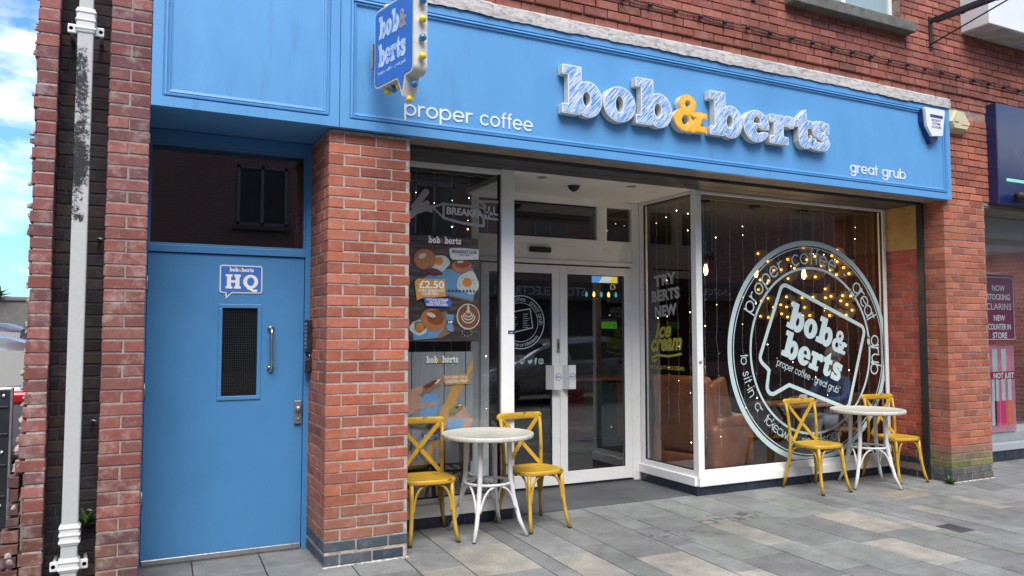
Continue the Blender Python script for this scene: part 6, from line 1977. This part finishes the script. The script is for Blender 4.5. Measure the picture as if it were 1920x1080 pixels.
# ==================================================================  NEIGHBOUR SHOP
nb = thing('neighbour_shop', 'chemist-like shop front with a navy sign panel at the right edge', 'shop', (8.4, 0, 0))
mb = MB(); mb.box(8.52, 14, -.11, .2, 2.97, 4.09, .006); sgp = mb.build('navy_sign_panel', 'navy', nb)
mb = MB(); mb.box(8.66, 14, -.117, -.109, 3.225, 3.262, .003); mb.build('mint_stripe', 'mint', sgp)
mb = MB(); mb.box(8.435, 14, .02, .62, 2.935, 2.97); mb.build('soffit_board', 'soffit', nb)
mb = MB(); mb.box(8.435, 14, .40, .62, 2.72, 2.93); mb.box(8.435, 14, .62, .70, 2.64, 2.72, .004)
mb.box(8.435, 14, .60, .70, .13, .215, .004); mb.box(8.435, 8.50, .62, .70, .2, 2.64, .004); mb.build('window_frame', mat('grey window frame', (.36, .38, .41), .4, .05), nb)
mb = MB(); mb.quad((8.495, .652, .205), (14, .652, .205), (14, .652, 2.65), (8.495, .652, 2.65)); mb.build('pane', 'glass', nb)
mb = MB(); tiles(mb, (8.435, .62, 0), (11.5, .62, 0), .004, .125, 20, Vector((0, -1, 0))); mb.cur = 1; mb.box(8.435, 14, .625, .7, -.01, .129); o = mb.build('tiled_plinth', ['tile', 'grout'], nb); fix_normals(o)
mb = MB(); mb.box(8.45, 20, 7.5, 7.6, 0, 3); mb.box(8.435, 20, .7, 7.5, 2.95, 3.0); mb.build('interior_wall', mat('pale shop wall', (.42, .44, .45), .7), nb)
mb = MB(); mb.box(8.45, 20, .7, 7.5, 0, .04); mb.build('interior_floor', mat('pale shop floor', (.3, .3, .3), .4), nb)
for (x, y) in ((9.6, 1.5), (10.2, 3.0), (11.6, 1.5), (11.9, 3.0), (11.4, 4.2), (13.0, 4.2), (12.4, 5.8)):
    mb = MB(); mb.box(x, x + 1.2, y, y + .16, 2.93, 2.948); mb.build('ceiling_light', emit('fluorescent panel', (1, 1, .97), 9), nb)
mb = MB(); mb.box(9.6, 13, 2.6, 2.62, 2.05, 2.32); mb.cur = 1
v, f = text('FREE HEALTH ADVICE', .1, .002); mb.add(v, f, FRONT(9.9, 2.59, 2.15)); mb.build('hanging_banner', [mat('blue banner', (.03, .16, .42), .5), 'white_clean'], nb)
mb = MB(); mb.box(8.75, 13, 3.2, 3.6, .04, 1.9, .01); mb.cur = 1
r6 = random.Random(2)
for s_ in range(5):
    x = 8.8
    while x < 12.8:
        mb.cur = r6.choice((1, 2, 3)); w = r6.uniform(.05, .12); mb.box(x, x + w, 3.14, 3.2, .2 + s_ * .34, .2 + s_ * .34 + r6.uniform(.12, .26)); x += w + .01
mb.build('shelves', ['upvc', P_('pack red', (180, 50, 60)), P_('pack white', (210, 210, 210)), P_('pack blue', (60, 90, 150))], nb)
mb = MB(); mb.box(9.3, 14, .72, 1.15, .04, .33, .01); mb.build('display_plinth', mat('grey display plinth', (.42, .42, .42), .5), nb)
sp1 = thing('poster', 'plum shop poster reading NOW STOCKING CLARINS NEW COUNTER IN STORE', 'poster', (9.8, .7, 1.5))
mb = MB(); mb.box(9.32, 10.05, .665, .669, 1.455, 2.28); mb.build('sheet', mat('plum poster', lin(128, 40, 74), .5, .05), sp1)
mb = MB()
for a in ((9.36, 10.03, 2.245, 2.252), (9.36, 10.03, 1.475, 1.482), (10.023, 10.03, 1.475, 2.25)): mb.box(a[0], a[1], .662, .665, a[2], a[3])
for s_, z, sz in (('NOW', 2.08, .10), ('STOCKING', 1.97, .10), ('CLARINS', 1.845, .115), ('NEW', 1.71, .10), ('COUNTER IN', 1.60, .10), ('STORE', 1.495, .10)):
    v, f = text(s_, sz, .002 if s_ != 'CLARINS' else 0, 0, 'CENTER'); w = max(p[0] for p in v) - min(p[0] for p in v); k = min(1, .46 / w) if s_ not in ('CLARINS',) else .5 / w
    mb.add([(p[0] * k, p[1], 0) for p in v], f, FRONT(9.72, .6635, z))
mb.build('printed_lettering', 'white_clean', sp1)
sp2 = thing('poster', 'pink cosmetics poster with lip gloss tubes in the neighbour window', 'poster', (9.8, .72, .35))
mb = MB(); mb.box(9.52, 10.05, .70, .704, .34, 1.40); mb.build('sheet', mat('pale pink poster', lin(196, 120, 140), .5, .3, 3), sp2)
mb = MB()
gl = [P_('gloss pink', (214, 30, 110)), P_('gloss orange', (226, 110, 60)), P_('gloss silver', (190, 190, 196)), P_('gloss band', (150, 30, 70)), 'white_clean']
for k, (x, c_) in enumerate(((9.62, 0), (9.75, 0), (9.88, 1), (9.56, 2))):
    mb.cur = c_; mb.box(x, x + .10, .696, .699, .42, .72); mb.cur = 2; mb.box(x + .012, x + .088, .694, .697, .72, 1.0)
for k, (x, c_) in enumerate(((9.60, 2), (9.78, 2))):
    mb.cur = 2; mb.box(x, x + .10, .696, .699, 1.08, 1.36)
mb.cur = 3; mb.box(9.56, 10.04, .69, .693, .99, 1.08); mb.cur = 4
v, f = text('NOT JUST', .09, .002); k = .42 / max(p[0] for p in v); mb.add([(p[0] * k, p[1], 0) for p in v], f, FRONT(9.60, .689, 1.0))
mb.build('printed_picture', gl, sp2)
lm = thing('sign_lamp', 'black and chrome tube lamp under the navy shop sign', 'lamp', (8.9, -.15, 3.05))
mb = MB(); mb.tube([(8.72, -.19, 3.055), (8.86, -.19, 3.055)], [.045, .05], 16); mb.box(8.78, 8.81, -.19, -.11, 3.04, 3.07, .003); mb.build('end_cap', 'black', lm)
mb = MB(); mb.tube([(8.86, -.19, 3.055), (12, -.19, 3.055)], .04, 16); mb.build('tube', 'steel', lm)
wb = thing('white_bay', 'white boxed bay projecting above the navy sign at top right', 'bay', (9, 0, 4.85))
mb = MB(); mb.box(8.13, 14, -.31, .005, 4.84, 6.2, .006); mb.build('cladding', 'render_white', wb)
mb = MB(); mb.box(8.14, 14, -.30, 0, 4.832, 4.841); mb.build('underside', mat('stained white underside', (.5, .49, .46), .8, .2, 5, dirt=(.2, .19, .17), dscale=4), wb)

# ==================================================================  LEFT BACKGROUND
fw2 = MB(); fw2.box(-12, 1, 11.0, 11.3, 0, 2.12); fw2.box(-12, 1, 10.97, 11.33, 2.12, 2.2, .02)
o = fw2.build('yard_wall', mat('weathered grey render', (.19, .185, .17), .95, .25, 4, .8, 40, dirt=(.10, .095, .085), dscale=2)); tag(o, 'weathered grey rendered wall at the back of the car park', 'wall')
def weed(name, label, loc, n_, s, seed):
    r_ = random.Random(seed); mb = MB()
    for k in range(n_):
        a = r_.uniform(0, 6.28); ln = s * r_.uniform(.6, 1.2); el = r_.uniform(.2, 1.3)
        d = Vector((math.cos(a) * math.cos(el), math.sin(a) * math.cos(el), math.sin(el)))
        w = d.cross(Vector((0, 0, 1))).normalized() * ln * .12
        p = Vector(loc); q = [p, p + d * ln * .5 + w, p + d * ln + Vector((0, 0, -ln * .15)), p + d * ln * .5 - w]
        mb.add([tuple(x) for x in q], [(0, 1, 2, 3)])
    o = mb.build(name, 'grass'); tag(o, label, 'weed'); return o
weed('weed', 'small green weed at the foot of the right brick pillar', (7.70, -.005, .0), 26, .10, 1)
weed('weed', 'green weed growing behind the downpipe near the ground', (-.17, .08, .42), 40, .11, 2)
weed('weed', 'green weed on top of the grey yard wall', (-2.0, 11.0, 2.18), 60, .25, 3)
weed('weed', 'tuft of weeds at the foot of the black gate', (-.6, .5, .0), 30, .12, 4)

def car(label, paint, loc, rz, group='cars parked nearby'):
    t_ = thing('parked_car', label, 'car', (0, 0, 0), local=True, group=group)
    # stations: x, half width, sill z, shoulder z, top z, top half width   (front at -x)
    S = [(-2.12, .62, .34, .52, .56, .50), (-2.05, .76, .26, .60, .66, .62), (-1.8, .85, .22, .70, .78, .70), (-1.3, .88, .2, .78, .88, .74), (-.95, .885, .2, .84, .955, .72), (-.45, .89, .2, .88, 1.28, .60), (-.1, .89, .2, .90, 1.41, .57),
         (.35, .89, .2, .92, 1.455, .565), (.9, .89, .2, .94, 1.49, .57), (1.35, .885, .22, .96, 1.50, .58), (1.72, .87, .24, .98, 1.47, .58), (1.93, .84, .28, .96, 1.20, .58), (2.04, .80, .34, .88, .96, .62), (2.1, .74, .38, .74, .78, .62)]
    def ring(s):
        x, w, a, b_, c, tw = s
        h = [(w * .86, a), (w * .98, a + .1), (w, (a + b_) / 2), (w * .985, b_ - .05), (w * .95, b_), (tw + (w * .95 - tw) * .15, b_ + (c - b_) * .86), (tw * .82, c - .012), (tw * .4, c)]
        return [(x, y, z) for y, z in h] + [(x, -y, z) for y, z in reversed(h)]
    mb = MB(); vs = []; n_ = 16
    for s in S: vs += ring(s)
    fs = []
    for i in range(len(S) - 1):
        for k in range(n_): fs.append((i * n_ + k, i * n_ + (k + 1) % n_, (i + 1) * n_ + (k + 1) % n_, (i + 1) * n_ + k))
    fs.append(tuple(range(n_))); fs.append(tuple((len(S) - 1) * n_ + k for k in range(n_)))
    mb.add(vs, fs, None, True); body = mb.build('body', paint, t_); fix_normals(body)
    sm_ = body.modifiers.new('u', 'SUBSURF'); sm_.levels = 1; sm_.render_levels = 1
    for s in (-1, 1):
        mb = MB()
        def G_(x, tt_):
            for i in range(len(S) - 1):
                if S[i][0] <= x <= S[i + 1][0]:
                    k = (x - S[i][0]) / (S[i + 1][0] - S[i][0]); q = [S[i][j] + (S[i + 1][j] - S[i][j]) * k for j in range(6)]
            a = (q[1] * .95, q[3]); b_ = (q[5] + (q[1] * .95 - q[5]) * .15, q[3] + (q[4] - q[3]) * .86)
            return (x, s * (a[0] + (b_[0] - a[0]) * tt_ + .006), a[1] + (b_[1] - a[1]) * tt_)
        for xa, xb in ((-.62, .18), (.24, .98), (1.04, 1.72)):
            N = 6
            v = [G_(xa + (xb - xa) * k / N, .08) for k in range(N + 1)] + [G_(xa + (xb - xa) * k / N, .86) for k in range(N + 1)]
            mb.add(v, [(k, k + 1, N + 2 + k, N + 1 + k) for k in range(N)], None, True)
        mb.build('side_window', 'car_glass', t_)
        for x in (-1.36, 1.32):
            M4 = Matrix.Translation((x, s * .80, .32)) @ Matrix.Rotation(R(-90 * s), 4, 'X')
            mb = MB(); mb.lathe([(.21, -.1), (.31, -.1), (.325, -.08), (.325, .07), (.31, .095), (.21, .09)], 32, M4); w_ = mb.build('wheel', 'black', t_)
            mb = MB()
            mb.lathe([(.21, .09), (.2, .06), (.19, .03), (.05, .04), (.05, .07), (0, .075)], 32, M4); mb.build('rim', 'steel_dull', w_)
        mb = MB(); mb.tube([(-.62, s * .9, .92), (-.66, s * 1.0, .95), (-.66, s * 1.06, .96)], [.02, .06, .045], 10); mb.build('mirror', paint, t_)
        mb = MB(); rbox(mb, (1.74, s * .79, .90), (.62, .19, .13), .05); mb.build('tail_light', 'tail_red', t_)
        mb = MB(); rbox(mb, (-1.98, s * .62, .66), (.24, .24, .12), .04); mb.build('headlight', 'steel', t_)
    for xs_, nm in (((-.92, -.3), 'windscreen'), ((1.74, 2.0), 'rear_window')):
        mb = MB(); v = []
        for k in range(5):
            x = xs_[0] + (xs_[1] - xs_[0]) * k / 4
            for i in range(len(S) - 1):
                if S[i][0] <= x <= S[i + 1][0]:
                    q_ = (x - S[i][0]) / (S[i + 1][0] - S[i][0]); z = S[i][4] + (S[i + 1][4] - S[i][4]) * q_
            for y in (-.55, 0, .55): v.append((x, y, z + .012 - abs(y) * .03))
        mb.add(v, [(i * 3 + j, i * 3 + j + 1, i * 3 + j + 4, i * 3 + j + 3) for i in range(4) for j in range(2)], None, True); mb.build(nm, 'car_glass', t_)
    t_.location = loc; t_.rotation_euler = (0, 0, rz)
    return t_
MT['car_glass'] = mat('dark car glass', (.03, .04, .045), .12, .02, spec=.35)
MT['tail_red'] = mat('red tail light', (.45, .01, .02), .12, .1, coat=.5)
MT['silver'] = mat('silver car paint', (.20, .21, .235), .34, .03, metal=.5, coat=.4)
MT['dark_purple'] = mat('dull purple car paint', (.09, .085, .13), .3, .03, metal=.4, coat=.6)
MT['grey_car'] = mat('grey car paint', (.30, .31, .33), .28, .03, metal=.5, coat=.6)
car('silver hatchback with a red tail light parked in the yard behind the broken brick edge', 'silver', (-2.56, 4.4, .04), 0)
car('dark purple car parked further back along the grey yard wall', 'dark_purple', (-3.0, 8.2, .22), 0)
car('grey car parked in the street, seen only as a reflection in the door glass', 'grey_car', (8.6, -7.1, 0), 0)

gt = thing('metal_gate', 'black ribbed metal gate panel at the left edge of the picture', 'gate', (-1.0, .2, 0))
mb = MB(); mb.box(-1.6, -.58, .2, .24, .02, 1.225, .004); mb.build('panel', mat('near black green gate paint', (.008, .013, .016), .55, .15), gt)
mb = MB()
for z in (.18, .38, .60, .78, .96, 1.12): mb.box(-1.6, -.59, .192, .2, z, z + .012, .002)
mb.build('rib', 'black_metal', gt)
mb = MB(); mb.box(-.582, -.57, .19, .25, 0, 1.235, .002); mb.build('edge_post', 'steel_dull', gt)
mb = MB()
for z in (.55, .86, 1.19): mb.lathe([(.012, 0), (.01, .006), (0, .008)], 10, FRONT(-.615, .2, z))
mb.build('bolt', 'steel', gt)

# ==================================================================  ACROSS THE STREET (seen in the glass)
op = thing('opposite_building', 'red brick building across the street, seen only as reflections in the glass', 'building', (4, -15, 0))
MT['opp_frame'] = mat('old grey window paint', (.22, .22, .23), .6)
MT['opp_brick'] = brick_tex('opposite brick', lin(146, 108, 102), lin(132, 96, 92), (.34, .33, .33), 'X')
mb = MB(); mb.box(-16, 28, -16, -15, 3.1, 9.5); mb.box(-16, 28, -16, -15, 0, .5)
for x in range(-13, 28, 6): mb.box(x, x + .8, -16, -15, .5, 3.1)
mb.build('brick_wall', 'opp_brick', op)
mb = MB(); mb.box(-16, 28, -15.9, -15.5, .4, 3.2); mb.build('dark_shop_interior', 'interior', op)
mb = MB(); mb.box(-16, 28, -15.02, -14.9, 2.7, 3.35); mb.build('sign_board', mat('dark sign board', (.03, .035, .05), .4), op)
mb = MB()
for s_, x, z, sz in (('STORE ELECTRICAL', 14.6, 2.86, .42), ('INSTORE', 19.5, 2.9, .32), ('Your Local Independent', 8.6, 3.04, .22), ('Electrical Retailer', 8.6, 2.78, .22)):
    v, f = text(s_, sz, .004); w = max(p[0] for p in v)
    mb.add([(-p[0], p[1], 0) for p in v], [tuple(reversed(q)) for q in f], Matrix.Translation((x, -14.89, z)) @ Matrix(((1, 0, 0, 0), (0, 0, 1, 0), (0, 1, 0, 0), (0, 0, 0, 1))))
mb.build('sign_lettering', mat('pale sign letters', (.5, .52, .55), .5), op)
for x in list([-12.4 + 5 * q for q in range(8)]):
    for z in (4.4, 7.0):
        mb = MB(); mb.box(x, x + 1.3, -15.02, -14.98, z, z + 1.6); mb.cur = 1; mb.box(x, x + 1.3, -14.985, -14.95, z, z + .08); mb.box(x, x + 1.3, -14.985, -14.95, z + 1.52, z + 1.6); mb.box(x + .6, x + .68, -14.985, -14.95, z, z + 1.6); mb.box(x, x + .08, -14.985, -14.95, z, z + 1.6); mb.box(x + 1.22, x + 1.3, -14.985, -14.95, z, z + 1.6)
        mb.cur = 2; mb.box(x - .1, x + 1.4, -15, -14.85, z - .12, z)
        mb.build('window', [mat('dark pane', (.05, .06, .07), .08), MT['opp_frame'], 'concrete'], op)

op2 = thing('opposite_building', 'pale rendered building across the street, reflected only in the neighbour shop window', 'building', (45, -15, 0))
mb = MB(); mb.box(28, 64, -16, -15.05, 0, 8.5); mb.build('rendered_wall', mat('pale street render', (.30, .31, .32), .9, .2, 1.5), op2)
for x in range(30, 62, 4):
    mb = MB(); mb.box(x, x + 1.4, -15.06, -15.0, 4.3, 6.0); mb.cur = 1; mb.box(x - .08, x + 1.48, -15.05, -14.95, 4.2, 4.3); mb.build('window', ['car_glass', 'upvc'], op2)
mb = MB(); mb.box(29, 63, -15.06, -15.0, .5, 2.7); mb.build('shop_window', 'car_glass', op2)
